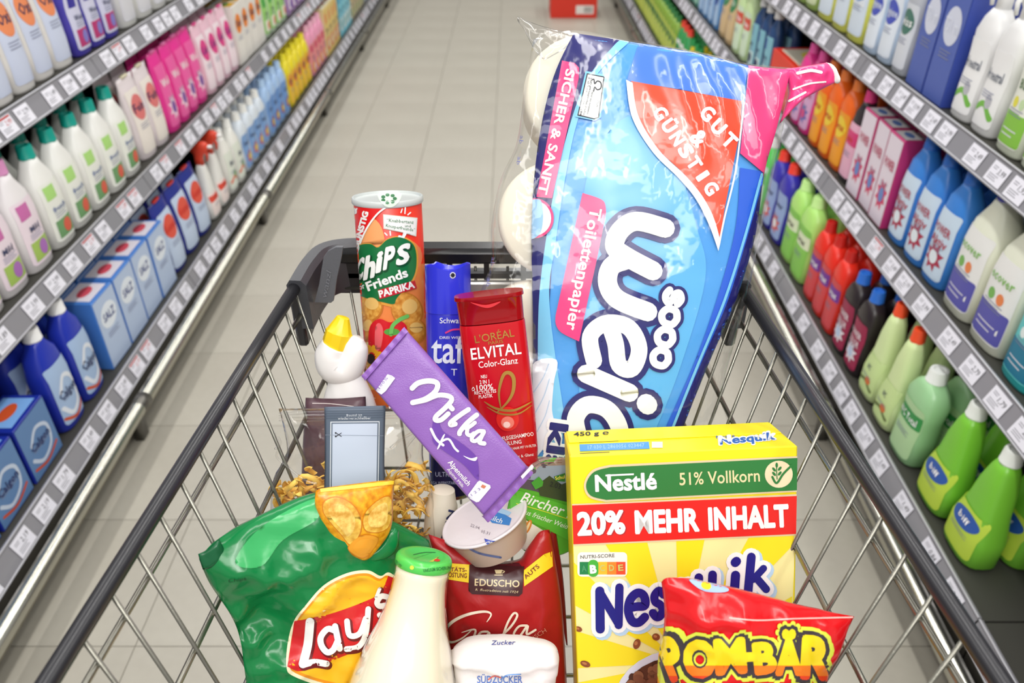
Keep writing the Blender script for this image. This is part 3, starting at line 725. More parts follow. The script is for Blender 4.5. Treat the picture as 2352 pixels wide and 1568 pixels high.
run('R', 0, 1.62, 2, .09, 3, S('bottle', 'colour_power_bottle', 'bottle', .085, .055, .24, body='#2a2226', cap='#2f6fd0', base='#a0254e', acc=('#f0e8f0', '#c8d8f4', '#d02850'), style='burst', txt='POWER|COLOR', tcol='#f4e8f0', shape='flat'), 'black power cleaner bottle with blue cap')
run('R', 0, 1.81, 3, .085, 3, S('bottle', 'red_cleaner_bottle', 'bottle', .082, .055, .25, body='#ee3020', cap='#c8241c', base='#d84a50', acc=('#7a3aa0', '#f6d0d4', '#e8e0e8'), style='band', txt='rorax', tcol='#ffffff', shape='flat'), 'bright red cleaner bottle on lower right')
run('R', 0, 2.08, 2, .12, 3, S('bottle', 'lime_cleaner_bottle', 'bottle', .11, .065, .27, body='#b6ec7c', cap='#c8f49a', base='#8cd05a', acc=('#e8f4d0', '#e88838', '#5ab040'), style='band', txt='rorax', tcol='#3a3020', shape='flat'), 'light lime cleaner bottle on lower right')
run('R', 0, 2.33, 2, .11, 2, S('bottle', 'blue_cleaner_bottle', 'bottle', .1, .06, .27, body='#3a34b0', cap='#f04030', base='#9ab0e0', acc=('#e05048', '#f0f0f4', '#3848b8'), style='burst', txt='Power', shape='flat'), 'violet-blue cleaner bottle with red cap')
run('R', 0, 2.56, 2, .115, 2, S('bottle', 'green_bottle', 'bottle', .1, .065, .27, body='#4ee05c', cap='#f6f6f4', base='#d8ece0', acc=('#3aa848', '#f0f0f0', '#308040'), style='band', txt='Essig', shape='jug'), 'bright green bottle with white cap')
run('R', 0, 2.8, 5, .1, 2, S('bottle', 'white_gel_bottle', 'bottle', .09, .06, .24, body='#e8f0ee', cap='#f6f6f4', base='#c8e0f0', acc=('#3a80c0', '#60b060', '#f0a030'), style='oval', txt='WC Gel', shape='waist'), 'white toilet gel bottle behind the paper pack')
run('R', 0, 3.3, 5, .09, 3, S('bottle', 'yellow_cleaner_bottle', 'bottle', .08, .06, .22, body='#f6dc20', cap='#e03222', base='#f4c820', acc=('#e86a20', '#f8f0a0', '#c83020'), style='', txt='Zitrone', shape='cone'), 'yellow cleaner bottle with red cap')
run('R', 0, 3.75, 4, .09, 3, S('bottle', 'green_top_bottle', 'bottle', .08, .06, .23, body='#f0d820', cap='#2a9a50', base='#f8e850', acc=('#2a9a50', '#e04030', '#f8f8f0'), style='', txt='Spül', shape='cone'), 'yellow bottle with green cap, lower right')
run('R', 0, 4.12, 3, .095, 2, S('bottle', 'green_jug', 'bottle', .09, .065, .25, body='#2f9e54', cap='#e8402e', base='#e8ece8', acc=('#2f9e54', '#e04030', '#f0f0f0'), style='band', txt='Kalk', shape='jug'), 'dark green jug with red cap')
run('R', 0, 4.42, 16, .1, 1, S('bottle', 'olive_bottle', 'bottle', .09, .06, .25, body='#8ab040', cap='#2a7a3c', base='#c8d860', acc=('#3a8a40', '#f0f0c0', '#d0c030'), style='oval', txt='Reiniger', shape='flat'), 'olive green bottle far down right')
run('R', 0, 6.04, 12, .12, 1, S('box', 'sponge_box', 'box', .11, .08, .2, body='#6aa048', cap='#c0d0c0', base='#98b878', acc=('#3a6a3a', '#f0f0e0', '#8050a0'), style='oval', txt='Eco'), 'green carton far down right')
# ---- right, middle shelf
run('R', 1, .82, 4, .105, 2, S('bottle', 'turquoise_bottle', 'bottle', .1, .07, .27, body='#2fb6b8', cap='#1a8a90', base='#68d0d0', acc=('#1a7a9a', '#e8f4f4', '#e87838'), style='half', txt='Bad', shape='jug'), 'turquoise bottle on middle right shelf')
run('R', 1, 1.25, 2, .125, 2, S('bottle', 'laundry_jug', 'bottle', .118, .08, .29, body='#ecefdc', cap='#2c2fae', base='#f2f2f0', acc=('#5a58b0', '#7ab85a', '#f08a50'), style='half', txt='ecover', tcol='#88c060', shape='softener'), 'creamy white laundry jug with dark blue cap', rowp=.09)
run('R', 1, 1.51, 3, .1, 2, S('bottle', 'active_bottle', 'bottle', .095, .065, .27, body='#3c86dc', cap='#2a6cc8', base='#cfe2f4', acc=('#b03050', '#e8f0f8', '#4a90d8'), style='burst', txt='POWER|Aktiv', tcol='#b83048', shape='jug'), 'bright blue power bottle with pale label')
run('R', 1, 1.82, 3, .085, 2, S('box', 'descaler_box', 'box', .08, .055, .23, body='#c83a7a', cap='#f4f0f4', base='#e8dce8', acc=('#d83a68', '#6a88c8', '#f0e8f0'), style='burst', txt='POWER', tcol='#c02858'), 'pink and white power carton')
run('R', 1, 2.08, 1, .09, 3, S('bottle', 'pink_cap_bottle', 'bottle', .085, .06, .26, body='#2c262c', cap='#f0408c', base='#e8b0c8', acc=('#d83a78', '#e84030', '#f4e8f0'), style='band', txt='ano', tcol='#e03c28', shape='jug'), 'black bottle with pink cap, middle right')
run('R', 1, 2.17, 3, .095, 3, S('bottle', 'orange_cleaner_bottle', 'bottle', .09, .06, .26, body='#f46a1c', cap='#f8853a', base='#f6a024', acc=('#f4d038', '#f8f0c0', '#d84020'), style='oval', txt='orax', tcol='#c8401a', shape='flat'), 'orange cleaner bottle on middle right')
run('R', 1, 2.47, 2, .09, 3, S('bottle', 'magenta_cleaner_bottle', 'bottle', .085, .06, .26, body='#ee3a96', cap='#f45cae', base='#d8a8d0', acc=('#5a68b8', '#e04080', '#f0f0f8'), style='burst', txt='POWER', tcol='#c02860', shape='flat'), 'magenta cleaner bottle on middle right')
run('R', 1, 2.67, 1, .26, 1, S('box', 'display_carton', 'box', .25, .2, .16, body='#ea3c28', cap='#ece4d0', base='#ea3c28', acc=('#f06a50', '#f2e060', '#e8e8e0'), style='', txt='OXI', tcol='#f8f0e8'), 'red display carton with cream top')
run('R', 1, 2.97, 3, .1, 2, S('bottle', 'teal_spray_can', 'bottle', .085, .06, .27, body='#2a4a7a', cap='#e8e8e8', base='#88c0d0', acc=('#3a6ab8', '#d0e8e8', '#203060'), style='photo', txt='Glas', shape='round'), 'dark blue glass cleaner bottle')
run('R', 1, 3.3, 2, .11, 2, S('bottle', 'pale_green_bottle', 'bottle', .1, .065, .29, body='#d4efb4', cap='#3c40c8', base='#d8ecd0', acc=('#e05a48', '#4a80c8', '#f0f4e8'), style='band', txt='Ultra', tcol='#ffffff', shape='flat'), 'tall pale green bottle with blue cap')
run('R', 1, 3.54, 2, .13, 1, S('pouch', 'kraft_pouch', 'bag', .125, .08, .27, body='#d4b88a', cap='#20305a', base='#d8bc90', acc=('#3a8a5a', '#20305a', '#3a8a5a'), style='oval', txt='Eco', tcol='#e8f0e0'), 'tan refill pouch with green round mark')
run('R', 1, 3.82, 4, .11, 1, S('bottle', 'sea_blue_bottle', 'bottle', .1, .06, .27, body='#5a98d8', cap='#e0e8f4', base='#a8c8ec', acc=('#3a60b0', '#e07858', '#f0f0f0'), style='oval', txt='Meer', shape='softener'), 'sea blue bottle further along right')
run('R', 1, 4.28, 12, .12, 1, S('bottle', 'seagreen_bottle', 'bottle', .1, .06, .26, body='#4a9c88', cap='#d8ece4', base='#98ccb8', acc=('#2a7a6a', '#f0f0f0', '#3a9a80'), style='band', txt='Natur', shape='softener'), 'sea green bottle far down right')
# ---- right, top shelf
run('R', 2, 1.02, 3, .105, 2, S('bottle', 'bio_cleaner_bottle', 'bottle', .1, .07, .27, body='#8a3030', cap='#3a8a3c', base='#e8ece0', acc=('#3c9a48', '#e85a40', '#5ab04a'), style='half', txt='BIO', tcol='#d8402c', shape='round'), 'dark red organic cleaner bottle, top right')
run('R', 2, 1.35, 2, .095, 2, S('spray', 'bath_spray', 'spray bottle', .09, .055, .3, body='#e6ecd8', cap='#f4f4f0', base='#eef0e4', acc=('#8cc84a', '#e8e050', '#c8e0b0'), style='half', txt='Bad', tcol='#5a7a50', shape='flat'), 'whitish bath spray bottle with green label')
run('R', 2, 1.56, 2, .09, 2, S('spray', 'white_spray_bottle', 'spray bottle', .085, .055, .3, body='#ececec', cap='#f6f6f6', base='#f4f4f4', acc=('#7cc050', '#c0c0c8', '#e0e0e8'), style='', txt='pH neutral', tcol='#606878', shape='flat'), 'white spray bottle with thin green stripe')
run('R', 2, 1.76, 2, .1, 2, S('box', 'blue_carton', 'box', .095, .075, .24, body='#3c50a8', cap='#d8d8e4', base='#5468b4', acc=('#d8dcec', '#8898d0', '#3848a0'), style='oval', txt='750 ml', tcol='#e8ecf8'), 'mid blue cleaner carton, top right')
run('R', 2, 1.98, 1, .09, 2, S('spray', 'gloss_spray', 'spray bottle', .082, .05, .3, body='#b8bcc4', cap='#f0f0f0', base='#d8dce4', acc=('#4a7a6c', '#a8b0c0', '#98a0b0'), style='oval', txt='viss', tcol='#ffffff', shape='flat'), 'silver gloss spray bottle with green oval')
run('R', 2, 2.08, 2, .095, 2, S('spray', 'hygiene_spray', 'spray bottle', .09, .055, .3, body='#c4d8f0', cap='#f2f2f6', base='#e4ecf6', acc=('#4a58c0', '#e86848', '#9ab8e0'), style='oval', txt='Hygiene', tcol='#e8f0fa', shape='flat'), 'blue and white hygiene spray bottle')
run('R', 2, 2.28, 3, .13, 2, S('bottle', 'bath_cleaner_bottle', 'bottle', .12, .07, .28, body='#e8ea6a', cap='#e8e840', base='#d8e4f0', acc=('#4a8ac8', '#e8e850', '#5060b0'), style='oval', txt='biff|Bad Total', tcol='#ffffff', shape='softener'), 'yellow bath cleaner bottle with blue oval')
run('R', 2, 2.68, 2, .11, 2, S('bottle', 'clear_green_bottle', 'bottle', .1, .065, .28, body='#a8c46a', cap='#58c83a', base='#d0dcb0', acc=('#4ac040', '#f0f4e0', '#3a8ac0'), style='oval', txt='Kraft', shape='flat'), 'translucent green bottle, top right')
run('R', 2, 2.92, 3, .11, 2, S('bottle', 'lemon_bottle', 'bottle', .1, .065, .27, body='#f0ee3c', cap='#f8f8f0', base='#f4f0e8', acc=('#f07038', '#e8e840', '#60b040'), style='photo', txt='Citro', shape='softener'), 'lemon yellow bottle with white label, top right')
run('R', 2, 3.28, 10, .13, 1, S('bottle', 'moss_bottle', 'bottle', .11, .07, .27, body='#7a9a48', cap='#3a6a2a', base='#b8c888', acc=('#3a7a3a', '#f0f0c0', '#8090a0'), style='oval', txt='Wald', shape='softener'), 'moss green bottle, far upper right')

# red carton left standing in the aisle
bx = thing('red_carton', 'red cardboard carton with white script standing on the floor far down the aisle', 'box', (0.455, 6.36, 0))
G().box((0.285, 6.2, 0.0), (0.625, 6.52, 0.24), bev=0.003).build('carton_body', mat('#d8301c', 0.5, 0, 'card'), bx, False)
p = Pr(True); p.stroke([(0.36, .15), (.42, .2), (.48, .15), (.54, .2), (.58, .16)], .012, mat('#f4d8d0'), 1); p.rect(.47, .03, .6, .09, mat('#e8e0dc'), 1)
for k in range(9): p.rect(.53 + k * .007, .04, .533 + k * .007, .08, ink, 2)
p.text('WERNER', (.31, .1), (.55, .1), .03, mat('#f4d8d0'), 1, .01)
p.it.pop(); p.build('carton_print', lambda x, z, l: Vector((x, 6.2 - .0005 * l, z)), bx)
# ================================================================ THE TROLLEY
chrome = mat('#8e8c82', 0.28, 0.9, 'brushed'); blackp = mat('#26262a', 0.28); greyp = mat('#3e3f44', 0.36, 0, 'soft'); galv = mat('#6f6d66', 0.4, 0.8)
RZ = 0.97; FY = 0.80; BZ = 0.615; RY = -0.12


def rimx(y, s): return (s * (0.245 - 0.004 * s * 0 + 0.098 * (FY - y)) - 0.0 if s > 0 else -(0.2195 + 0.0985 * (FY - y)))
def rimr(y): return 0.2330 + 0.1 * (FY - y)
def wallx(y, z, s): return (rimr(y) if s > 0 else rimx(y, -1)) - s * 0.146 * (RZ - z)


cart = thing('shopping_trolley', 'wire shopping trolley with dark rim tube, loaded with groceries in the aisle', 'trolley', (0, 0.35, 0))
rim = G(); pts = []
for s in (-1, 1):
    pass
def fr(s, y): return (rimr(y) if s > 0 else rimx(y, -1), y, RZ)
Lp = [fr(-1, RY), fr(-1, 0.2), fr(-1, 0.5), fr(-1, 0.755)]; Rp = [fr(1, 0.755), fr(1, 0.5), fr(1, 0.2), fr(1, RY)]
for nm, P_ in (('rim_tube', Lp), ('rim_tube', Rp)):
    o = G().tube(P_, 0.0066, 16).build(nm, blackp, cart)
# front cross bar: black plastic profile with slots below, silver strip and picture panel
fb = G(); fb.box((-0.215, FY - 0.012, RZ - 0.014), (0.232, FY + 0.014, RZ + 0.006), bev=0.005)
sharp(fb.build('front_bar', mat('#141416', 0.25), cart), 40)
gb = G(); gb.box((-0.205, FY - 0.008, RZ - 0.034), (0.222, FY + 0.004, RZ - 0.024), bev=0.002)
for k in range(11): gb.box((-0.2 + k * 0.042, FY - 0.009, RZ - 0.034), (-0.194 + k * 0.042, FY + 0.0, RZ - 0.012))
gb.build('slot_rail', mat('#18181a', 0.3), cart, False)
G().box((-0.215, FY - 0.008, RZ - 0.052), (-0.10, FY - 0.002, RZ - 0.004)).build('corner_plate', mat('#1d1d20', .35), cart, False)
G().box((-0.10, FY - 0.012, RZ - 0.062), (0.217, FY - 0.004, RZ - 0.036), bev=0.002).build('silver_strip', mat('#c9c8c4', 0.3, 0.7), cart, False)
pn = G().box((-0.08, FY - 0.01, RZ - 0.2), (0.205, FY - 0.006, RZ - 0.062)).build('picture_panel', mat('#1c2c20', 0.4), cart, False)
p = Pr(True); rg = random.Random(4)
for k in range(60): p.ell(rg.uniform(-.07, .2), rg.uniform(RZ - .19, RZ - .07), rg.uniform(.004, .012), rg.uniform(.003, .008), mat(rg.choice(['#2e5a34', '#4a7a4c', '#16301e', '#88a888', '#e0642c', '#24482a']), .4), 1, rg.uniform(0, 90), 10)
p.build('panel_picture', lambda x, z, l: Vector((x, FY - .0104, z)), pn)
# corner mouldings with their lips
for s in (-1, 1):
    X = -0.2195 if s < 0 else 0.2330
    g_ = G(); path = [(X - s * 0.0 + s * 0.006, FY - 0.085, RZ), (X + s * 0.002, FY - 0.04, RZ), (X - s * 0.008, FY - 0.008, RZ), (X - s * 0.035, FY + 0.004, RZ), (X - s * 0.085, FY + 0.004, RZ - 0.001)]
    pp = catm(path, 6); n_ = len(pp); vs = []
    for i, q_ in enumerate(pp):
        a = Vector(pp[max(i - 1, 0)]); b = Vector(pp[min(i + 1, n_ - 1)]); d = (b - a).normalized(); sd = Vector((-d.y, d.x, 0)) * s
        c = Vector(q_); inw = -sd if (c + sd).length > (c - sd).length else sd
        hh = 0.05 if i < n_ * 0.85 else 0.045
        for (o_, z_) in ((0.010, 0.004), (0.006, 0.010), (-0.006, 0.010), (-0.011, 0.004), (-0.0115, -hh), (0.008, -hh)): vs.append(c + sd * o_ * s + Vector((0, 0, z_)))
    fs = []
    for i in range(n_ - 1):
        for k in range(6): fs.append((i * 6 + k, i * 6 + (k + 1) % 6, (i + 1) * 6 + (k + 1) % 6, (i + 1) * 6 + k))
    fs += [tuple(range(6)), tuple((n_ - 1) * 6 + k for k in range(5, -1, -1))]
    g_.add(vs, fs); sharp(g_.build('corner_moulding', greyp, cart), 35)
    # hook below the tube end
    sharp(G().box((X + s * 0.008 - .008, FY - 0.085, RZ - 0.075), (X + s * 0.008 + .004, FY - 0.05, RZ - 0.008), bev=0.003).build('hook', blackp, cart), 40)
# the grey flap on the left corner, with its raised lettering
pl = Plane(745, 640, 0.842, 28)
def slab(name, poly, pl, th, m, parent, bev=0.0008, smooth=0):
    if smooth: poly = catm(poly, smooth, True)
    n = len(poly); tri = tessellate_polygon([[Vector((a, b, 0)) for a, b in poly]])
    cx = sum(a for a, b in poly) / n; cy = sum(b for a, b in poly) / n
    vs = []
    for sc, dd in ((1, 0), (0.985, 0.5), (0.985, 1)):
        for a, b in poly:
            if dd == 0: P = pl.at(a, b) - pl.n * th
            else: P = pl.at(cx + (a - cx) * (1 if dd == .5 else sc), cy + (b - cy) * (1 if dd == .5 else sc)) - pl.n * (bev if dd == .5 else 0)
            vs.append(P)
    fs = [tuple(i for i in t) for t in tri] + [tuple(2 * n + i for i in t[::-1]) for t in tri]
    for k in range(2):
        for i in range(n): j = (i + 1) % n; fs.append((k * n + i, k * n + j, (k + 1) * n + j, (k + 1) * n + i))
    o = mk(name, vs, fs, m, parent); return sharp(o, 30)
fp = slab('flap', [(788, 567), (782, 601), (774, 638), (766, 691), (760, 696), (722, 695), (733, 652), (743, 591), (753, 577), (772, 567)], pl, 0.004, mat('#5a5b60', .4, 0, 'soft'), cart)
p = Pr(); p.text('wanzl', (750, 684), (762, 622), 13, mat('#707177', 0.35), 3, 0.0, 0.2); p.build('raised_lettering', onmesh(fp), cart)

# basket wires
def wire(name, pts, r, parent=cart): return G().tube(pts, r, 7, cap=True).build(name, chrome, parent)
ys = [0.302 + 0.0345 * k for k in range(-12, 14)]
for s in (-1, 1):
    for y in ys:
        if y > 0.765: continue
        z1 = BZ; yb = y
        P_ = [(wallx(y, RZ - 0.004, s), y, RZ - 0.004), (wallx(y, BZ + .02, s), yb, BZ + .02), (wallx(y, BZ, s) - s * .012, yb, BZ)]
        wire('side_wire', P_, 0.0017)
    for dz in (0.033, 0.121, 0.209, 0.297):
        z = RZ - dz; wire('long_wire', [(wallx(RY, z, s) + s * 0.0035, RY, z), (wallx(FY - .02, z, s) + s * 0.0035, FY - .02 - dz * .08, z)], 0.0026)
for k in range(12):
    x = -0.19 + k * 0.037
    wire('front_wire', [(x, FY - 0.002, RZ - 0.02), (x * 0.86, FY - 0.05, BZ)], 0.0017)
for dz in (0.045, 0.121, 0.209, 0.297):
    z = RZ - dz; yy = FY - .004 - (dz - .02) * .14; wire('front_long_wire', [(wallx(FY, z, -1), yy, z), (wallx(FY, z, 1), yy, z)], 0.0022)
for k in range(9):
    x = -0.16 + 0.04 * k; wire('floor_wire', [(x * 1.35, RY, BZ), (x, FY - 0.05, BZ)], 0.0017)
for k in range(12):
    y = RY + 0.03 + k * 0.074; wire('floor_cross_wire', [(wallx(y, BZ, -1) + .01, y, BZ - .004), (wallx(y, BZ, 1) - .01, y, BZ - .004)], 0.0022)
# underframe, handle and wheels
for s in (-1, 1):
    G().tube([(s * 0.235, RY + .02, BZ - 0.012), (s * 0.20, RY + 0.05, 0.25), (s * 0.19, 0.62, 0.19), (s * 0.15, 0.66, 0.19)], 0.011, 12).build('frame_tube', galv, cart)
    G().tube([(s * 0.235, RY + .03, BZ - 0.02), (s * .15, 0.4, BZ - .02), (s * .12, 0.72, BZ - .02)], 0.008, 10).build('frame_tube', galv, cart)
    G().tube([(s * .3, RY + 0.0, RZ), (s * .29, RY - 0.1, RZ + .04)], 0.009, 10).build('handle_arm', galv, cart)
    G().tube([(s * 0.19, 0.60, 0.19), (s * .15, .68, .4), (s * .13, .70, BZ - .01)], 0.009, 10).build('frame_tube', galv, cart)
    for y in (RY + 0.07, 0.60):
        wr_ = G(); vs, fs = lathe([(0, .03), (0, .048), (.004, .055), (.024, .055), (.028, .048), (.028, .03)], Vector((s * 0.195 - .014, y, 0.0555)), (1, 0, 0), 24); wr_.add(vs, fs)
        o = sharp(wr_.build('wheel', mat('#3a3a3c', .6), cart), 40)
        fk = G(); fk.box((s * .195 - .02, y - .012, .05), (s * .195 - .016, y + .012, .13)); fk.box((s * .195 + .016, y - .012, .05), (s * .195 + .02, y + .012, .13)); fk.box((s * .195 - .02, y - .014, .128), (s * .195 + .02, y + .014, .136)); fk.tube([(s * .195, y, .13), (s * .195, y, .2)], .008, 10)
        fk.build('fork', galv, cart, False)
G().tube([(-.295, RY - .1, RZ + .04), (.295, RY - .1, RZ + .04)], 0.014, 16).build('handle', blackp, cart)

# ================================================================ TOILET PAPER PACK
def place(pl, u, v, z=None):
    P = pl.at(u, v); return (P.x, P.y, z if z is not None else P.z)
navy = mat('#20206c', 0.22); lb = mat('#5fb2ea', 0.22); mb_ = mat('#4285de', 0.22); whi = mat('#f4f5f2', 0.25); pink = mat('#ee3c80', 0.25); oran = mat('#f24a28', 0.25); sky = mat('#7cc8ee', 0.22); cream = mat('#e9e2cf', 0.8, 0, 'paper')
TP = Plane(1450, 560, 0.80, 6)
tp = thing('toilet_paper_pack', 'large blue wrapped pack of cream toilet rolls leaning out over the trolley front', 'toilet paper', place(TP, 1400, 1100))
back = TP.n * -1
rc = [(1338, 208), (1276, 500), (1226, 780), (1195, 1050)]; cc = [(1610, 262), (1560, 545), (1500, 835), (1455, 1110)]
for (u, v) in rc + cc:
    r = 133 * 0.80 / FPX; P = TP.at(u, v) - TP.n * 0.012
    prof = [(0.001, r * .2), (0, r * .24), (0, r * .9), (0.004, r * .975), (0.012, r), (0.083, r), (0.091, r * .975), (0.095, r * .9), (0.095, r * .2)]
    vs, fs = lathe(prof, P, -TP.n, 48); o = sharp(mk('toilet_roll', vs, fs, cream, tp), 60)
# the printed sheet across the front
pk = lambda a, b: 0
def bump_tp(u, v):   # gathered film at the top right
    k = max(0, 1 - math.hypot((u - 1650) / 230, (v - 230) / 190)); return 0.0035 * k * math.sin((u * 0.9 - v * 0.25) * 0.09) + 0.005 * k * noise.noise(Vector((u * .02, v * .006, 3)))
sheet = bag('printed_wrap', [(1318, 76), (1450, 96), (1600, 122), (1720, 150), (1816, 160)], [(1205, 1240), (1350, 1240), (1480, 1225)],
            [(1318, 76), (1270, 180), (1236, 330), (1221, 500), (1222, 650), (1224, 830), (1212, 1000), (1205, 1240)],
            [(1816, 160), (1785, 290), (1755, 400), (1735, 540), (1690, 690), (1630, 830), (1568, 985), (1480, 1225)],
            TP, 0.020, 0.0, mat('#4f9ee6', 0.16, 0, 'foil'), tp, 60, 90, wr=0.0012, seed=3, px=.5, py=.3, wscale=16, crease=.0012, extra=bump_tp)
fn = onmesh(sheet, eps=.0005)
p = Pr()
p.poly([(1300, 60), (1425, 90), (1360, 170), (1318, 280), (1290, 400), (1270, 560), (1262, 700), (1250, 860), (1236, 1000), (1200, 1000), (1200, 60)], navy, 1)
p.poly(catm([(1425, 88), (1350, 180), (1305, 300), (1272, 440), (1240, 660), (1235, 840)], 5) + [(1260, 1100)] + catm([(1300, 980), (1262, 700), (1276, 560), (1300, 400), (1326, 280), (1368, 175), (1450, 92)], 5), sky, 2)
p.poly(catm([(1300, 1240), (1330, 900), (1330, 640), (1345, 420), (1400, 300), (1480, 260), (1540, 330), (1600, 520), (1620, 640), (1560, 850), (1500, 1000)], 6), lb, 1)
p.poly([(1470, 90), (1725, 140), (1702, 232), (1560, 205), (1440, 185)], mat('#4a7fe0', .2), 2)
# right-hand blue and navy edge
p.poly(catm([(1760, 395), (1735, 540), (1690, 690), (1630, 830), (1568, 985), (1480, 1225)], 5) + catm([(1420, 1225), (1530, 980), (1600, 820), (1655, 660), (1690, 520), (1700, 385)], 5), mat('#2c62d8', .22), 2)
p.poly(catm([(1764, 395), (1741, 540), (1696, 690), (1636, 830), (1574, 985), (1490, 1225)], 5) + catm([(1462, 1225), (1548, 985), (1612, 830), (1672, 690), (1718, 540), (1752, 420)], 5), navy, 3)
p.stroke([(1750, 400), (1712, 540), (1664, 690), (1606, 830), (1544, 985), (1450, 1225)], 6, sky, 4)
# orange-red sail with its white edge
p.poly(catm([(1438, 183), (1452, 270), (1500, 350), (1560, 410), (1600, 460), (1630, 520), (1650, 576)], 6) + catm([(1655, 556), (1640, 502), (1613, 450), (1573, 402), (1513, 344), (1466, 266), (1453, 190)], 6), whi, 6); p.stroke([(1652, 560), (1664, 500), (1690, 390), (1706, 260), (1708, 234)], 4, whi, 6, 4)
p.poly(catm([(1450, 186), (1462, 262), (1510, 340), (1570, 398), (1610, 446), (1638, 500), (1654, 548)], 6) + [(1664, 480), (1700, 300), (1704, 232)], oran, 5)
p.poly([(1720, 148), (1818, 158), (1786, 290), (1760, 402), (1700, 352), (1712, 232)], pink, 6)
# letters on the sail, set along two slanting lines
def spaced(p, st, p0, p1, h, m, ly, bold=.04, rot=None):
    n = len(st)
    for i, c in enumerate(st):
        t = i / (n - 1) if n > 1 else 0; cx, cy = p0[0] + (p1[0] - p0[0]) * t, p0[1] + (p1[1] - p0[1]) * t
        a = math.radians(rot); e = (math.cos(a), math.sin(a)); wd = h * (.78 if c != 'I' else .26)
        nn = (-e[1], e[0]); bx_, by_ = cx + nn[0] * h / 2, cy + nn[1] * h / 2
        p.text(c, (bx_ - e[0] * wd / 2, by_ - e[1] * wd / 2), (bx_ + e[0] * wd / 2, by_ + e[1] * wd / 2), h, m, ly, bold)
spaced(p, 'GUT', (1626, 260), (1676, 322), 33, whi, 7, .05, 45)
spaced(p, '&', (1606, 316), (1607, 317), 36, whi, 7, .05, 45)
spaced(p, 'GÜNSTIG', (1518, 260), (1634, 432), 31, whi, 7, .05, 56)
# SICHER & SANFT band
p.poly([(1291, 139), (1320, 145), (1330, 156), (1329, 180), (1268, 455), (1232, 452), (1246, 380)], pink, 5)
p.text('SICHER & SANFT', (1301, 158), (1236, 443), 21, whi, 6, .025)
p.ell(1228, 501, 44, 46, pink, 7); p.ell(1228, 501, 38, 40, mat('#e8f2f8', .25), 8); p.poly(catm([(1212, 470), (1226, 458), (1243, 462), (1247, 500), (1240, 536), (1218, 548), (1206, 520)], 5, True), mat('#9fcdf0', .25), 9)
# small certificate label
p.poly([(1345, 163), (1391, 172), (1380, 270), (1366, 277), (1321, 268)], sky, 5); p.poly([(1348, 168), (1389, 176), (1376, 270), (1366, 274), (1326, 265)], ink, 6); p.poly([(1350, 171), (1386, 178), (1373, 268), (1365, 272), (1329, 263)], mat('#eef0ee', .3), 7)
p.stroke([(1357, 186), (1364, 182), (1366, 192), (1372, 186), (1380, 190), (1380, 202), (1372, 206), (1366, 200), (1364, 208)], 2.5, ink, 8)
p.text('FSC', (1352, 178), (1347, 206), 9, ink, 8, .01); p.text('MIX', (1372, 230), (1369, 246), 7, ink, 8)
for k, c in enumerate(('Papier aus verantwor-', 'tungsvollen Quellen', 'FSC C003288')): p.text(c, (1360 - 8 * k, 208), (1347 - 8 * k, 264), 5, ink, 8, 0, res=1)
# Toilettenpapier band
p.poly(catm([(1338, 443), (1375, 455), (1389, 466), (1392, 488)], 4) + catm([(1392, 488), (1372, 590), (1350, 690), (1330, 784)], 4) + catm([(1330, 784), (1290, 764), (1277, 745), (1276, 725)], 4), pink, 5)
p.text('Toilettenpapier', (1357, 476), (1300, 755), 27, whi, 6, .02)
# big soft lettering: blue shade, then white
for (st, a, b, xh, wd) in (('weich', (1400, 500), (1230, 1180), 130, 60), ('sooo', (1533, 662), (1494, 846), 36, 17)):
    for (m_, ad, ly) in ((navy, 30 if wd > 30 else 15, 4), (whi, 0, 6)):
        if st == 'sooo': p.hand(st, a, b, xh, wd + ad, m_, ly, 0)
WE = [[(1540, 526), (1460, 508), (1424, 530), (1412, 572), (1425, 600)], [(1520, 640), (1430, 596), (1404, 640), (1404, 668), (1430, 690), (1498, 715)], [(1424, 584), (1418, 600), (1450, 618), (1520, 636)],
      [(1372, 832), (1366, 770), (1395, 742), (1440, 752), (1466, 790), (1460, 836), (1430, 850), (1424, 800), (1410, 752)],
      [(1346, 858), (1450, 902)], [(1486, 928), (1488, 932)],
      [(1326, 1010), (1322, 950), (1352, 928), (1400, 946), (1414, 1000), (1400, 1060)]]
WD = [38, 38, 38, 36, 36, 42, 36]
UE = [([(1528, 524), (1462, 508), (1424, 530), (1412, 566), (1440, 590), (1500, 622)], 44), ([(1440, 596), (1404, 612), (1396, 652), (1420, 688), (1488, 716)], 44),
      ([(1364, 828), (1356, 772), (1392, 742), (1444, 752), (1468, 800), (1452, 846), (1422, 838), (1414, 790), (1404, 758)], 38),
      ([(1346, 858), (1446, 902)], 42), ([(1484, 926), (1488, 930)], 44),
      ([(1332, 1012), (1322, 962), (1348, 930), (1392, 938), (1420, 975), (1424, 1020), (1400, 1070)], 40)]
for q_, wd in UE: p.stroke(q_, wd + 26, navy, 4)
for q_, wd in UE: p.stroke(q_, wd, whi, 6)
# feather and the lower lettering
p.poly(catm([(1222, 838), (1278, 826), (1272, 880), (1268, 940), (1274, 990), (1240, 1040), (1215, 1060), (1216, 930)], 5, True), mat('#e9f1f8', .25), 4)
for a, b in (((1260, 836), (1226, 900)), ((1262, 870), (1228, 950)), ((1262, 920), (1234, 990))): p.stroke([a, ((a[0] + b[0]) / 2 + 4, (a[1] + b[1]) / 2), b], 2, mat('#b8d4ec', .3), 5)
p.text('klas', (1262, 968), (1240, 1130), 46, whi, 6, .09); p.text('klas', (1265, 972), (1243, 1128), 42, navy, 7, .04)
p.build('wrap_print', fn, tp, (8, 11), skip=.02)
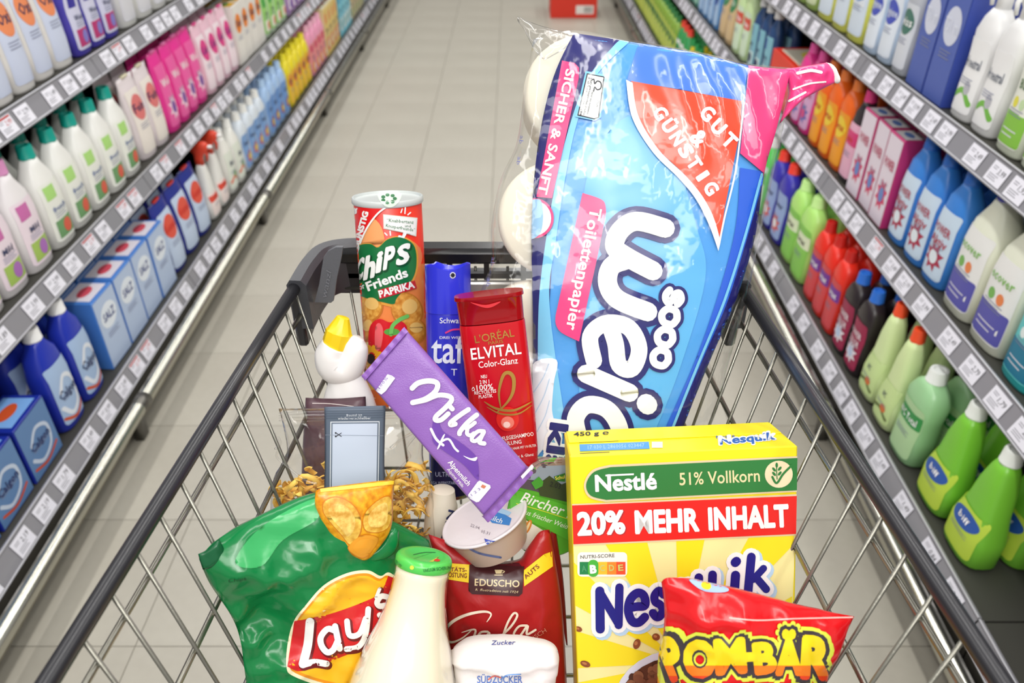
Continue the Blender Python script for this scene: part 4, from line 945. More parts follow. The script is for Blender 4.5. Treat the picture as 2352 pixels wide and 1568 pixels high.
# clear film hull round the rolls
hull = bag('clear_film', [(1225, 90), (1320, 70), (1450, 92), (1600, 118), (1720, 146), (1822, 156)], [(1120, 1240), (1300, 1245), (1520, 1235)],
    [(1225, 90), (1205, 200), (1186, 330), (1150, 410), (1128, 520), (1128, 600), (1098, 700), (1090, 900), (1120, 1240)],
    [(1822, 156), (1800, 290), (1772, 420), (1742, 560), (1712, 700), (1672, 840), (1640, 960), (1520, 1235)], TP, 0.026, 0.11, mat('#ffffff', .1, 0, 'film', .3), tp, 36, 60, wr=0.004, seed=8, px=.3, py=.3, wscale=18, crease=.003, extra=bump_tp)
tl = bag('film_tail', [(1188, 37), (1240, 58), (1330, 80)], [(1200, 62), (1225, 110), (1250, 140)], [(1188, 37), (1190, 50), (1200, 62)], [(1330, 80), (1300, 110), (1250, 140)], TP, .004, .004, mat('#ffffff', .1, 0, 'film', .6), tp, 14, 10, wr=.005, seed=5, wscale=40)
pt = bag('pink_gusset', [(1800, 158), (1850, 152), (1900, 143)], [(1790, 285), (1845, 230), (1918, 190)], [(1800, 158), (1812, 215), (1790, 285)], [(1900, 143), (1915, 165), (1918, 190)], TP, .010, .02, mat('#ee4285', .2, 0, 'foil'), tp, 26, 20, wr=.006, seed=12, wscale=50, crease=.006)
p = Pr(); p.stroke([(1832, 168), (1862, 162), (1886, 166)], 7, whi, 2); p.stroke([(1822, 205), (1860, 192), (1896, 188)], 4, whi, 2); p.stroke([(1812, 232), (1850, 212)], 5, whi, 2)
p.build('gusset_print', onmesh(pt), tp, (10, 10))
bag('film_tail', [(1897, 143), (1915, 150), (1928, 178)], [(1915, 190), (1924, 192), (1930, 188)], [(1897, 143), (1908, 168), (1915, 190)], [(1928, 178), (1930, 183), (1930, 188)], TP, .003, .003, mat('#dcdcda', .3, 0, 'foil'), tp, 8, 8, wr=.004, seed=3, wscale=60)
# side film with back lettering peeping out on the left
p = Pr(); 
for k, (u, v) in enumerate(((1128, 590), (1118, 640), (1196, 300), (1190, 350))): p.text('ab', (u, v), (u - 4, v + 20), 10, mat('#5a60a8', .4), 1, 0, res=1)
p.build('back_lettering', lambda u, v, l: TP.at(u, v) - TP.n * .03, tp)

# ================================================================ CRISPS TUBE
def lathed(pl_u, pl_v, t, pitch, roll, prof, m, name, parent, seg=40, xs=1.0, n=2.0, shift=(0, 0, 0)):
    P = Plane(pl_u, pl_v, t, pitch, 0, roll); o = P.loc(*shift)
    vs, fs = lathe(prof, o, -P.up, seg, xs, P.x, n); return sharp(mk(name, vs, fs, m, parent), 50), P


k_ = .836 / FPX
R = 82 * k_
cu, cv = 890, 451
CPn = Plane(cu, cv, .836 + R * .9, 20, 0, .5)
ct = thing('crisps_tube', 'red round tube of paprika crisps with clear plastic lid', 'crisps', tuple(CPn.loc(0, -.235, 0)))
can, P = lathed(cu, cv, .836 + R * .9, 20, .5, [(.005, R * .96), (.0065, R * .985), (.232, R), (.235, R * 1.03), (.238, R * .98)], mat('#e8301c', .3), 'tube_body', ct, 64)
lathed(cu, cv, .836 + R * .9, 20, .5, [(.0062, R * 1.02), (.0052, R * 1.04), (.0005, R * 1.04), (-.0005, R * 1.02), (-.0005, R * .98), (.002, R * .96)], mat('#c4c9c8', .2), 'lid', ct, 64)
fn = onmesh(can); gr_ = mat('#14703c', .3)
p = Pr()
p.poly([(795, 600), (1000, 560), (1000, 700), (800, 720)], mat('#ee6a3a', .3), 1); p.poly([(795, 640), (1000, 600), (1000, 960), (800, 960)], mat('#f08a48', .3), 2)
p.ell(850, 560, 34, 60, mat('#f6a86a', .3), 2); p.ell(930, 590, 40, 40, mat('#f28a5a', .3), 2)
p.poly(catm([(890, 476), (868, 490), (845, 520), (828, 556), (818, 590)], 5) + [(800, 600), (790, 470)], mat('#e01a1c', .3), 4)
p.stroke([(890, 474), (868, 490), (845, 520), (828, 556), (816, 598)], 4, whi, 5)
p.text('GÜNSTIG', (822, 572), (846, 488), 13, whi, 5, .06); p.text('GUT &', (811, 540), (820, 478), 12, whi, 5, .06)
p.poly([(880, 492), (959, 500), (956, 543), (938, 538), (925, 534), (881, 525)], mat('#dfe6dc', .3), 5); p.poly([(882, 494), (957, 502), (954, 540), (883, 523)], whi, 6)
p.text("“Knabbertanz", (888, 509), (950, 514), 8, gr_, 7, .0, res=1); p.text('und', (930, 521), (943, 522), 6, gr_, 7, res=1); p.text('Knusperfreunde”', (886, 521), (953, 532), 8, gr_, 7, 0, res=1)
p.poly([(936, 533), (928, 548), (918, 546), (906, 560), (916, 540), (924, 541), (927, 532)], whi, 6)
for a, b in (((921, 488), (924, 480)), ((930, 490), (931, 477)), ((937, 493), (943, 488)), ((889, 540), (884, 535)), ((897, 540), (896, 531))): p.stroke([a, b], 3, whi, 6, 0)
hrt = catm([(868, 568), (850, 560), (820, 566), (798, 600), (800, 650), (830, 680), (880, 694), (905, 698), (912, 684), (948, 640), (957, 600), (950, 562), (920, 545), (890, 550)], 5, True)
p.poly([((x - 880) * 1.05 + 880, (y - 625) * 1.06 + 627) for x, y in hrt], mat('#e6a040', .3), 6); p.poly(hrt, gr_, 7)
for (m_, ad, ly, dx_) in ((mat('#0c4a28', .3), .03, 8, 3), (whi, 0, 9, 0)):
    for st, a, b, hh in (('C', (818, 641), (832, 637), 47), ('h', (836, 641), (858, 634), 53), ('i', (864, 625), (873, 622), 49), ('P', (881, 618), (902, 612), 50), ('S', (911, 608), (937, 601), 44)): p.text(st, (a[0] + dx_, a[1] + dx_), (b[0] + dx_, b[1] + dx_), hh, m_, ly, .05 + ad, up=(.12, -1))
p.text('for', (823, 667), (839, 661), 13, whi, 10, .02); p.text('Friends', (846, 668), (938, 634), 21, whi, 10, .035)
p.poly([(868, 666), (953, 644), (958, 662), (872, 687)], mat('#c81c30', .3), 10); p.text('PAPRIKA', (873, 683), (953, 660), 16, whi, 11, .04)
for (x, y, rx, ry, r_, c) in ((848, 705, 32, 34, 20, '#e8b050'), (935, 712, 36, 42, -30, '#e6a84a'), (838, 755, 20, 34, 20, '#e4a040'), (950, 760, 30, 30, 0, '#e2a040')):
    p.ell(x, y, rx, ry, mat('#c87828', .4), 5, r_); p.ell(x - 1, y - 1, rx - 3, ry - 3, mat(c, .4, 0, 'mottle'), 6, r_); p.ell(x + 6, y - 8, rx * .5, ry * .4, mat('#ecc070', .4), 7, r_)
p.poly(catm([(852, 745), (872, 732), (895, 740), (915, 735), (935, 752), (930, 800), (905, 850), (870, 860), (850, 820), (846, 775)], 5, True), mat('#d8202c', .2), 8)
p.poly(catm([(862, 752), (872, 742), (880, 760), (874, 800), (862, 800)], 4, True), mat('#f06a70', .2), 9)
p.stroke([(898, 768), (902, 748), (918, 734), (936, 726)], 9, mat('#6fc060', .3), 10); p.ell(900, 762, 18, 8, mat('#58a848', .3), 9)
p.ell(852, 820, 24, 36, mat('#f0e0a0', .4), 8, -20)
for k in range(14): a = k * math.pi / 7; p.ell(853 + 17 * math.cos(a), 822 + 22 * math.sin(a), 9, 5, mat('#f0b020', .4), 9, math.degrees(a), 8)
p.ell(852, 824, 9, 12, mat('#2a1a10', .5), 10)
p.poly([(826, 868), (900, 880), (900, 900), (828, 900)], mat('#eec050', .4), 8); p.poly([(826, 898), (1000, 880), (1000, 960), (826, 960)], mat('#dc6a28', .4), 8); p.text('175g', (826, 926), (862, 926), 20, mat('#f4d8b0', .4), 9, .02)
p.build('tube_print', fn, ct, (7, 16), skip=.03)
lab = Pr(); lab.poly(catm([(868, 446), (900, 440), (922, 446), (914, 466), (898, 476), (880, 470)], 5, True), mat('#dfeee0', .25), 1)
for k in range(7): a = k * .9; lab.ell(893 + 14 * math.cos(a), 456 + 9 * math.sin(a), 5, 4, gr_, 2, n=9)
lid = [c for c in ct.children if c.name.startswith('lid')][0]
lab.build('lid_seal', onmesh(lid, can), ct, (6, 5))

# ================================================================ HAIR SPRAY
blu = mat('#2c2fbc', .22)
HP = Plane(1024, 612, .80, 12, 0, 0)
hs = thing('hairspray_can', 'slim blue hairspray can with a curved blue spray cap', 'spray can', tuple(HP.loc(0, -.24, .024)))
r = 54 * .80 / FPX
body, _ = lathed(1024, 612, .80, 12, 0, [(.048, r * .97), (.052, r), (.2465, r * 1.0)], blu, 'can_body', hs, 40, shift=(0, 0, r))
lathed(1024, 612, .80, 12, 0, [(.247, r * 1.02), (.249, r * 1.03), (.251, r * 1.0)], steel, 'base_ring', hs, 40, shift=(0, 0, r))
# cap with a dipped top
P = HP; vs = []; fs = []; seg = 40; o_ = P.loc(0, 0, r)
for lev in range(4):
    for k in range(seg):
        a = 2 * math.pi * k / seg; x, y = math.cos(a), math.sin(a)
        dip = 0.0045 * (1 - min(1, (x - .12) ** 2 * 2.2)) + (0.003 if x < -.6 else 0.001)
        z = (-.049, 0.0015 - dip, .0018 - dip - .001, -.008)[lev]; q_ = (1.01, 1.0, .93, .9)[lev]
        vs.append(o_ + P.x * (r * q_ * x) - P.n * (r * q_ * y) + P.up * z)
for i in range(3):
    for k in range(seg): k2 = (k + 1) % seg; fs.append((i * seg + k, i * seg + k2, (i + 1) * seg + k2, (i + 1) * seg + k))
fs.append(tuple(3 * seg + k for k in range(seg)))
cap_ = sharp(mk('spray_cap', vs, fs, mat('#3136cc', .2), hs), 50)
p = Pr(); p.ell(1040, 632, 7, 7.5, mat('#c8c8d8', .3), 1); p.ell(1040, 632, 4.5, 5, mat('#10101c', .4), 2); p.build('spray_hole', onmesh(cap_), hs, (4, 4))
p = Pr(); p.poly([(960, 1010), (1090, 1010), (1090, 1140), (960, 1140)], mat('#101440', .25), 1)
p.text('Schwarzkopf', (1010, 742), (1100, 742), 13, whi, 2, 0); p.text('DREI WETTER', (1010, 778), (1080, 778), 6, whi, 2)
p.text('taft', (990, 832), (1088, 834), 66, mat('#dfe3f6', .3), 2, .012); p.text('T', (1036, 862), (1050, 862), 16, mat('#dfe3f6', .3), 2, 0)
p.stroke([(1024, 764), (1040, 757), (1062, 756)], 4, mat('#d83a80', .3), 3); p.text('ULTRA', (1000, 1094), (1040, 1094), 11, mat('#a8b0d0', .3), 3); p.text('MEGA WERKSTARK', (984, 1112), (1050, 1112), 7, mat('#a8b0d0', .3), 3)
p.build('can_print', onmesh(body), hs, (6, 20))

# ================================================================ SHAMPOO
SP = Plane(1121, 680, .74, 14, 0, 6.3)
sh = thing('shampoo_bottle', 'dark red flat shampoo bottle with gold lettering and flip cap', 'shampoo', tuple(SP.loc(0, -.17, .018)))
kk = .74 / FPX; r = 79 * kk
redm = mat('#c00f1c', .18)
body, _ = lathed(1121, 680, .74, 14, 6.3, [(.0275, r * .97), (.03, r * .99), (.075, r * 1.0), (.12, r * 1.0), (.16, r * .96), (.178, r * .9), (.182, r * .8)], redm, 'bottle_body', sh, 56, .5, 3.0, (0, 0, .017))
capo, _ = lathed(1121, 680, .74, 14, 6.3, [(.0, r * .94), (.0, r * 1.03), (.0035, r * 1.04), (.0045, r * .985), (.0265, r * .97), (.0268, r * .9)], mat('#980a12', .12), 'flip_cap', sh, 56, .5, 3.0, (0, 0, .017))
p = Pr(); gold = mat('#c79a4a', .3, .6)
p.poly(catm([(1080, 694), (1110, 706), (1130, 705), (1150, 692), (1115, 700)], 5, True), mat('#d8343c', .2), 1); p.build('thumb_dip_patch', onmesh(capo), sh, (8, 8))  # thumb dip drawn as a flat, lighter red crescent
p = Pr()
p.text("L'ORÉAL", (1092, 788), (1182, 772), 18, gold, 2, .005); p.text('PARIS', (1122, 792), (1156, 787), 8, gold, 2)
p.text('ELVITAL', (1083, 826), (1198, 812), 27, whi, 2, .012); p.text('Color-Glanz', (1100, 845), (1190, 834), 15, whi, 2, .006)
for i, (st, w0, h_) in enumerate((('NEU', 14, 8), ('2 IN 1', 22, 9), ('100%', 38, 13), ('RECYCELTES', 50, 8), ('PLASTIK', 32, 8))):
    y = (869, 882, 897, 906, 915)[i]; p.text(st, (1112 - w0 / 2 + i, y), (1112 + w0 / 2 + i, y - w0 * .1), h_, whi, 2, .01, res=2)
p.stroke([(1084, 894), (1087, 889), (1090, 895), (1085, 897)], 1.6, whi, 2)
p.stroke([(1150, 936), (1146, 900), (1156, 862), (1170, 856), (1180, 870), (1178, 900), (1164, 925), (1140, 948)], 9, gold, 4, taper=True)
p.stroke([(1112, 922), (1140, 938), (1180, 942), (1222, 922)], 6, gold, 5, taper=True); p.stroke([(1118, 934), (1150, 950), (1190, 950), (1222, 930)], 4, gold, 5, taper=True)
p.ell(1166, 962, 26, 28, mat('#d82a20', .2), 2); p.ell(1166, 970, 15, 14, mat('#e87a6a', .2), 3); p.ell(1164, 975, 8, 7, mat('#f4ccc4', .2), 4)
p.text('PFLEGESHAMPOO', (1150, 1012), (1226, 1000), 9, whi, 2, .006, res=2); p.text('SPÜLUNG', (1150, 1024), (1198, 1018), 9, whi, 2, .006, res=2); p.text('COLORIERTES HAAR MIT UV-FILTER', (1140, 1038), (1232, 1025), 6, whi, 2, 0, res=1); p.text('Schutz & Glanz', (1170, 1054), (1226, 1046), 7, whi, 2, 0, res=1)
p.build('bottle_print', onmesh(body), sh, (8, 20))

# ================================================================ MILK BOTTLE
MK = Plane(969, 1293, .655, 3, 0, -9.8); P0 = MK.loc(0, 0, .022); AX = -MK.up
mlk = thing('milk_bottle', 'glass milk bottle with a light green screw lid', 'milk bottle', tuple(P0 + AX * .262))
prof = [(.006, .0205), (.010, .0212), (.013, .0222), (.017, .0224), (.020, .0219), (.032, .0228), (.046, .0250), (.063, .0292), (.081, .0350), (.106, .0425), (.128, .0465), (.15, .0478), (.2, .0478), (.25, .0478), (.258, .046), (.262, .04)]
vs, fs = lathe(prof, P0, AX, 56); mk('milk', [P0 + (v - P0) * 1.0 for v in vs], fs, mat('#f3ecd2', .12), mlk)
vs, fs = lathe([(h, r + .0012) for h, r in prof[2:]], P0, AX, 56); mk('glass', vs, fs[:-2], mat('#ffffff', .02, 0, 'clear', .9), mlk)
vs, fs = lathe([(.0006, .014), (.0, .0165), (.0, .0212), (.001, .0230), (.003, .0241), (.0085, .0243), (.0095, .0236), (.0095, .02)], P0, AX, 48); cp = sharp(mk('screw_lid', vs, fs, mat('#55c455', .22), mlk), 60)
p = Pr(); dg = mat('#1d6a34', .35)
p.text('VAKUUM SICHERUNG', (972, 1314), (1040, 1306), 8, dg, 1, .012, res=2); p.text('ZEICHEN', (905, 1290), (919, 1303), 7, dg, 1, 0, res=1); p.ell(946, 1303, 5, 5, mat('#c8d848', .4), 1)
p.text('Landmilch', (950, 1283), (990, 1270), 6, dg, 1, 0, up=(.7, -.5), res=1); p.ell(1004, 1286, 7, 3, mat('#d8301c', .4), 2); p.poly([(985, 1289), (998, 1283), (1008, 1276), (1006, 1281), (994, 1290)], mat('#b8c848', .4), 1); p.stroke([(950, 1273), (975, 1268), (1000, 1268)], 1.5, dg, 1)
p.build('lid_print', onmesh(cp), mlk, (7, 7))
# ================================================================ CEREAL BOX
NP = Plane(1308, 1047, .69, 10, 0, 2.7)
a = NP.at(1832, 1022); wv = (a - NP.o); Wd = wv.dot(NP.x); Hd = .31; Dd = .072
cb = thing('cereal_box', 'yellow cereal box with green and red bands reading 20% MEHR INHALT', 'cereal', tuple(NP.loc(Wd / 2, -Hd, Dd / 2)))
M_ = Matrix.Translation(NP.o) @ Matrix((NP.x, -NP.n, NP.up)).transposed().to_4x4()
card = mat('#f6e21a', .42, 0, 'card')
bxo = G().box((0, 0, -Hd), (Wd, Dd, 0), 0, M_, .0012).build('carton', card, cb, False)
slabf = G().box((0.002, Dd * .5, .0002), (Wd - .002, Dd - .001, .0012), 0, M_, .0003).build('top_flap', card, cb, False)
fn = onmesh(bxo, slabf); p = Pr()
cre = mat('#f1e9a0', .42); bei = mat('#dccaa0', .5); grn = mat('#2b7a38', .42); red = mat('#e2231c', .42); nb = mat('#1c1c80', .35); lbl = mat('#b6d6ee', .4); nbl = mat('#1f5fb4', .35)
p.poly([(1309, 1250), (1826, 1224), (1812, 1600), (1300, 1600)], cre, 1)
cx_, cy_ = 1560, 1520
yel = mat('#f4e022', .42)
for k in range(13):
    a0 = math.radians(-183 + k * 30.5); a1 = a0 + math.radians(13 + (k % 3) * 2); R_ = 700
    pts = [(cx_, cy_), (cx_ + R_ * math.cos(a0), cy_ + R_ * math.sin(a0)), (cx_ + R_ * math.cos(a1), cy_ + R_ * math.sin(a1))]
    # clip the rays below the red band and inside the face
    def clip(poly, f):
        out = []
        for i in range(len(poly)):
            A, B = poly[i - 1], poly[i]; fa, fb_ = f(A), f(B)
            if (fa >= 0) != (fb_ >= 0): t = fa / (fa - fb_); out.append((A[0] + (B[0] - A[0]) * t, A[1] + (B[1] - A[1]) * t))
            if fb_ >= 0: out.append(B)
        return out
    for f in (lambda q_: q_[1] - (1250 - (q_[0] - 1309) * .0503), lambda q_: q_[0] - 1310, lambda q_: 1828 - (q_[1] - 1047) * .03 - q_[0], lambda q_: 1600 - q_[1]): pts = clip(pts, f) if pts else []
    if len(pts) > 2: p.poly(pts, yel, 2)
p.poly([(1311, 1156), (1830, 1133), (1828, 1228), (1310, 1252)], bei, 3); p.poly([(1311, 1159), (1830, 1137), (1827, 1224), (1310, 1248)], red, 4)
pl_ = [(1831, 1046), (1400, 1066)] + catm([(1400, 1066), (1360, 1078), (1341, 1110), (1352, 1140), (1390, 1151)], 5) + [(1390, 1151), (1830, 1128)]
p.poly(pl_, bei, 3); pl_ = [(1831, 1050), (1402, 1071)] + catm([(1402, 1071), (1364, 1082), (1346, 1110), (1356, 1136), (1392, 1146)], 5) + [(1392, 1146), (1830, 1124)]
p.poly(pl_, grn, 4)
p.text('Nestlé', (1368, 1126), (1507, 1120), 38, whi, 5, .035); p.poly([(1390, 1088), (1455, 1085), (1455, 1089), (1390, 1092)], whi, 5)
p.text('51% Vollkorn', (1560, 1112), (1744, 1103), 29, mat('#e4d8a4', .4), 5, .012)
p.ell(1787, 1087, 32, 31, mat('#e9ddb4', .4), 5); p.stroke([(1772, 1093), (1782, 1107), (1797, 1086), (1817, 1066)], 5, grn, 6); p.stroke([(1783, 1098), (1782, 1080), (1782, 1066)], 2, grn, 6)
for x, y, r_ in ((1776, 1076, 50), (1789, 1074, -50), (1776, 1086, 50), (1789, 1085, -50), (1782, 1066, 90)): p.ell(x, y, 6, 3, grn, 6, r_, 10)
p.text('20%', (1330, 1226), (1436, 1222), 51, mat('#b02a30', .4), 5, .055); p.text('20%', (1328, 1225), (1434, 1220), 51, whi, 6, .05)
p.text('MEHR', (1460, 1221), (1604, 1215), 51, whi, 6, .05); p.text('INHALT', (1628, 1213), (1809, 1205), 50, whi, 6, .05)
p.rect(1326, 1266, 1440, 1322, mat('#f4f2e8', .4), 3, 10); p.text('NUTRI-SCORE', (1333, 1281), (1411, 1277), 8, mat('#707068', .4), 4, .02, res=2)
for i, (c_, ch) in enumerate((('#1d8048', 'A'), ('#4aaa3c', 'B'), ('#f0c030', 'C'), ('#f08a2c', 'D'), ('#e8502c', 'E'))):
    x = 1331 + i * 21
    if ch != 'B': p.rect(x, 1288, x + 21, 1317, mat(c_, .4), 4); p.text(ch, (x + 5, 1310 - i * .5), (x + 16, 1309 - i * .5), 14, mat('#c8c870' if i else '#489a68', .4), 5, .03)
p.rect(1350, 1283, 1374, 1322, mat('#48b03c', .4), 5, 11); p.text('B', (1356, 1313), (1369, 1312), 18, whi, 6, .06)
# the soft blue wordmark
NW = [('e', (1438, 1428), (1494, 1424), 68, 20), ('s', (1496, 1414), (1530, 1412), 60, 19), ('q', (1540, 1400), (1590, 1396), 56, 20), ('u', (1598, 1382), (1646, 1372), 58, 20)]
for (m_, ad, ly, dd) in ((lbl, 24, 3, 5), (whi, 20, 4, 0), (nb, 0, 6, 0)):
    p.stroke([(1377 + dd, 1354 + dd), (1378 + dd, 1441 + dd)], 21 + ad, m_, ly, 0); p.stroke([(1379 + dd, 1360 + dd), (1418 + dd, 1426 + dd)], 19 + ad, m_, ly, 0); p.stroke([(1422 + dd, 1346 + dd), (1420 + dd, 1432 + dd)], 19 + ad, m_, ly, 0)
    for ch, a_, b_, xh, wd in NW: p.hand(ch, (a_[0] + dd, a_[1] + dd), (b_[0] + dd, b_[1] + dd), xh, wd + ad, m_, ly, 0, up=(.04, -1))
    p.stroke([(1688 + dd, 1318 + dd), (1684 + dd, 1372 + dd)], 21 + ad, m_, ly, 0); p.stroke([(1687 + dd, 1289 + dd), (1690 + dd, 1286 + dd)], 21 + ad, m_, ly, 0)
    p.stroke([(1724 + dd, 1276 + dd), (1716 + dd, 1362 + dd)], 20 + ad, m_, ly, 0); p.stroke([(1752 + dd, 1302 + dd), (1728 + dd, 1328 + dd)], 16 + ad, m_, ly, 0); p.stroke([(1734 + dd, 1322 + dd), (1758 + dd, 1350 + dd)], 18 + ad, m_, ly, 0)
# cereal bits and bowl
p.ell(1560, 1610, 150, 122, mat('#d9dde8', .35), 5); p.ell(1560, 1612, 138, 108, mat('#5a3422', .4), 6)
rg = random.Random(9)
for k in range(34):
    x, y = rg.uniform(1440, 1560), rg.uniform(1520, 1590)
    if ((x - 1560) / 138) ** 2 + ((y - 1612) / 108) ** 2 < .9: p.ell(x, y, rg.uniform(8, 15), rg.uniform(7, 12), mat(rg.choice(['#7a4a30', '#6a3c26', '#8a5a3c', '#4a2a1a']), .45), 7 + k % 3, rg.uniform(0, 90), 12)
for x, y, a_, b_ in ((1344, 1522, 12, 7), (1506, 1460, 9, 8), (1328, 1442, 9, 6), (1462, 1476, 8, 12)): p.ell(x, y, a_, b_, mat('#8a4a28', .4), 4, 20); p.ell(x - 2, y - 2, a_ * .5, b_ * .4, mat('#b87848', .4), 5, 20)
def nfront(u, v, ly):
    P_ = NP.at(u, v) - NP.o; x_ = min(max(P_.dot(NP.x), .0006), Wd - .0006); z_ = max(min(P_.dot(NP.up), -.0006), -Hd + .001)
    return NP.o + NP.x * x_ + NP.up * z_ + NP.n * (.0003 * (ly + 1))
p.build('front_print', nfront, cb, None); p = Pr()
# top face
p.poly([(1331, 1020), (1490, 1014), (1492, 1030), (1332, 1036)], mat('#4a9ae0', .4), 3); p.text('17 030 L 2860056 023447', (1350, 1031), (1480, 1026), 9, mat('#a8d0f0', .4), 4, 0, res=1)
p.rect(1497, 1014, 1522, 1028, mat('#e8e4d0', .4), 3); p.text('450 g ℮', (1318, 1001), (1398, 997), 9, ink, 3, .02, res=2)
p.text('Nesquik', (1653, 1021), (1782, 1008), 20, whi, 3, .09); p.text('Nesquik', (1655, 1020), (1780, 1008), 17, nbl, 4, .04); p.text('Nestlé', (1645, 1006), (1688, 1003), 6, nbl, 3, .01, res=2)
p.poly([(1330, 1016), (1420, 1012), (1420, 1013), (1330, 1017)], ink, 3); p.poly([(1332, 1040), (1400, 1037), (1400, 1038), (1332, 1041)], ink, 3)
p.build('top_print', fn, cb, None)

# ================================================================ CHOCOLATE BAR
MP = Plane(1025, 965, .70, 6)
lil = mat('#8e62b2', .3, 0, 'soft')
c0, c1, c2, c3 = (932, 756), (836, 866), (1114, 1188), (1216, 1076)   # top, left, bottom, right
ch = thing('chocolate_bar', 'lilac wrapped chocolate bar lying slanted across the shopping', 'chocolate', tuple(MP.at(*c2)))
def ex_(u, v): return 0
cho = bag('wrapper', [c0, c3], [c1, c2], [c0, c1], [c3, c2], MP, .0075, .006, lil, ch, 60, 30, wr=.0008, seed=2, px=.12, py=.12, wscale=30, crease=.0005)
# crimped ends
def lerp(a, b, t): return (a[0] + (b[0] - a[0]) * t, a[1] + (b[1] - a[1]) * t)
for nm, A, B, s_ in (('crimped_end', c0, c1, -1), ('crimped_end', c3, c2, 1)):
    dx_, dy_ = (c3[0] - c0[0]) / 428 * s_, (c3[1] - c0[1]) / 428 * s_
    g_ = G(); n1 = 30; rows = 5; vs = []
    for j in range(rows):
        for i in range(n1 + 1):
            a_ = lerp(A, B, -.01 + 1.02 * i / n1); zz = .0006 * (j % 2) + .0006 * math.sin(i * 1.3)
            L_ = (-10 + 5.5 * j) if s_ > 0 else (-8 + 3.5 * j)
            vs.append(MP.at(a_[0] + dx_ * L_, a_[1] + dy_ * L_) + MP.n * ((.007 if j == 0 else .003) * 1.0 * (1 if i not in (0, n1) else .3) + zz + .0006))
    fs = [(j * (n1 + 1) + i, (j + 1) * (n1 + 1) + i, (j + 1) * (n1 + 1) + i + 1, j * (n1 + 1) + i + 1) for j in range(rows - 1) for i in range(n1)]
    g_.add(vs, fs); g_.build(nm, lil, ch)
p = Pr(); fn = onmesh(cho)
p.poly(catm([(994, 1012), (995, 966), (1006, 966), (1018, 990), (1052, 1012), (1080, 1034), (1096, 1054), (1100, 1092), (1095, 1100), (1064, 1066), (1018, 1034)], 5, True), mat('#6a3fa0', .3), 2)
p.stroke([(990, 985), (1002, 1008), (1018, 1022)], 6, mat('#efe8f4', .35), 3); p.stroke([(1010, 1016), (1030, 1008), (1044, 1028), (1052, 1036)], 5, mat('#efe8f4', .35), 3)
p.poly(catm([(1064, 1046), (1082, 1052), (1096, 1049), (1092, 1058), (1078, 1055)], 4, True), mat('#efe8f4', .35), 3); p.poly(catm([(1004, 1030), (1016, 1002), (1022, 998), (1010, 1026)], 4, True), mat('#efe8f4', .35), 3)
# cream script
cs = mat('#f4f0ec', .35)
def scr(q_, wd): p.stroke([(600 + x / 3.136, 850 + y / 3.136) for x, y in q_], wd, cs, 4)
def scr(q_, wd): p.stroke([(830 + x / 3.4075, 740 + y / 3.4075) for x, y in q_], wd, cs, 4)
scr([(398, 515), (445, 475), (530, 458), (594, 478), (580, 540), (500, 600), (402, 628)], 12)
scr([(402, 628), (500, 608), (600, 570), (685, 578), (706, 610), (655, 670), (585, 735), (582, 765), (625, 762), (680, 715)], 11)
scr([(692, 655), (712, 678)], 11); scr([(838, 682), (780, 720), (705, 778), (700, 802), (735, 795)], 11)
scr([(903, 724), (830, 785), (775, 850), (768, 872)], 11); scr([(888, 785), (862, 806), (822, 832)], 9); scr([(830, 838), (828, 872), (855, 884), (880, 868)], 9)
scr([(958, 852), (915, 852), (872, 890), (866, 922), (898, 926), (945, 885)], 9); scr([(958, 858), (930, 915), (926, 940), (962, 948)], 10)
p.text('Alpenmilch', (1028, 1062), (1074, 1116), 12, cs, 3, .015); p.text('Alpine Milk', (1026, 1078), (1062, 1120), 7, cs, 3, .0)
p.poly([(1102, 1103), (1126, 1114), (1127, 1120), (1100, 1152), (1094, 1153), (1076, 1143), (1075, 1136), (1097, 1106)], mat('#e4e0ee', .35), 3)
p.poly([(1108, 1112), (1117, 1116), (1112, 1122), (1104, 1118)], mat('#c8785a', .4), 4); p.text('1 2 3', (1084, 1139), (1104, 1124), 6, mat('#8878a8', .4), 4)
p.poly([(890, 859), (900, 862), (908, 868), (886, 898), (876, 906), (863, 897), (868, 890)], mat('#e4e0ee', .35), 3); p.text('100%', (872, 893), (892, 868), 7, mat('#7a5aa8', .4), 4, res=1)
p.build('wrapper_print', fn, ch, (12, 12))
p = Pr(); p.rect(-.012, 0, .012, .006, whi, 1)
sl = slab('side_label', [(1196, 1094), (1222, 1066), (1226, 1072), (1200, 1100)], Plane(1210, 1080, .695, 6), .0006, mat('#e8e4ec', .4), ch)

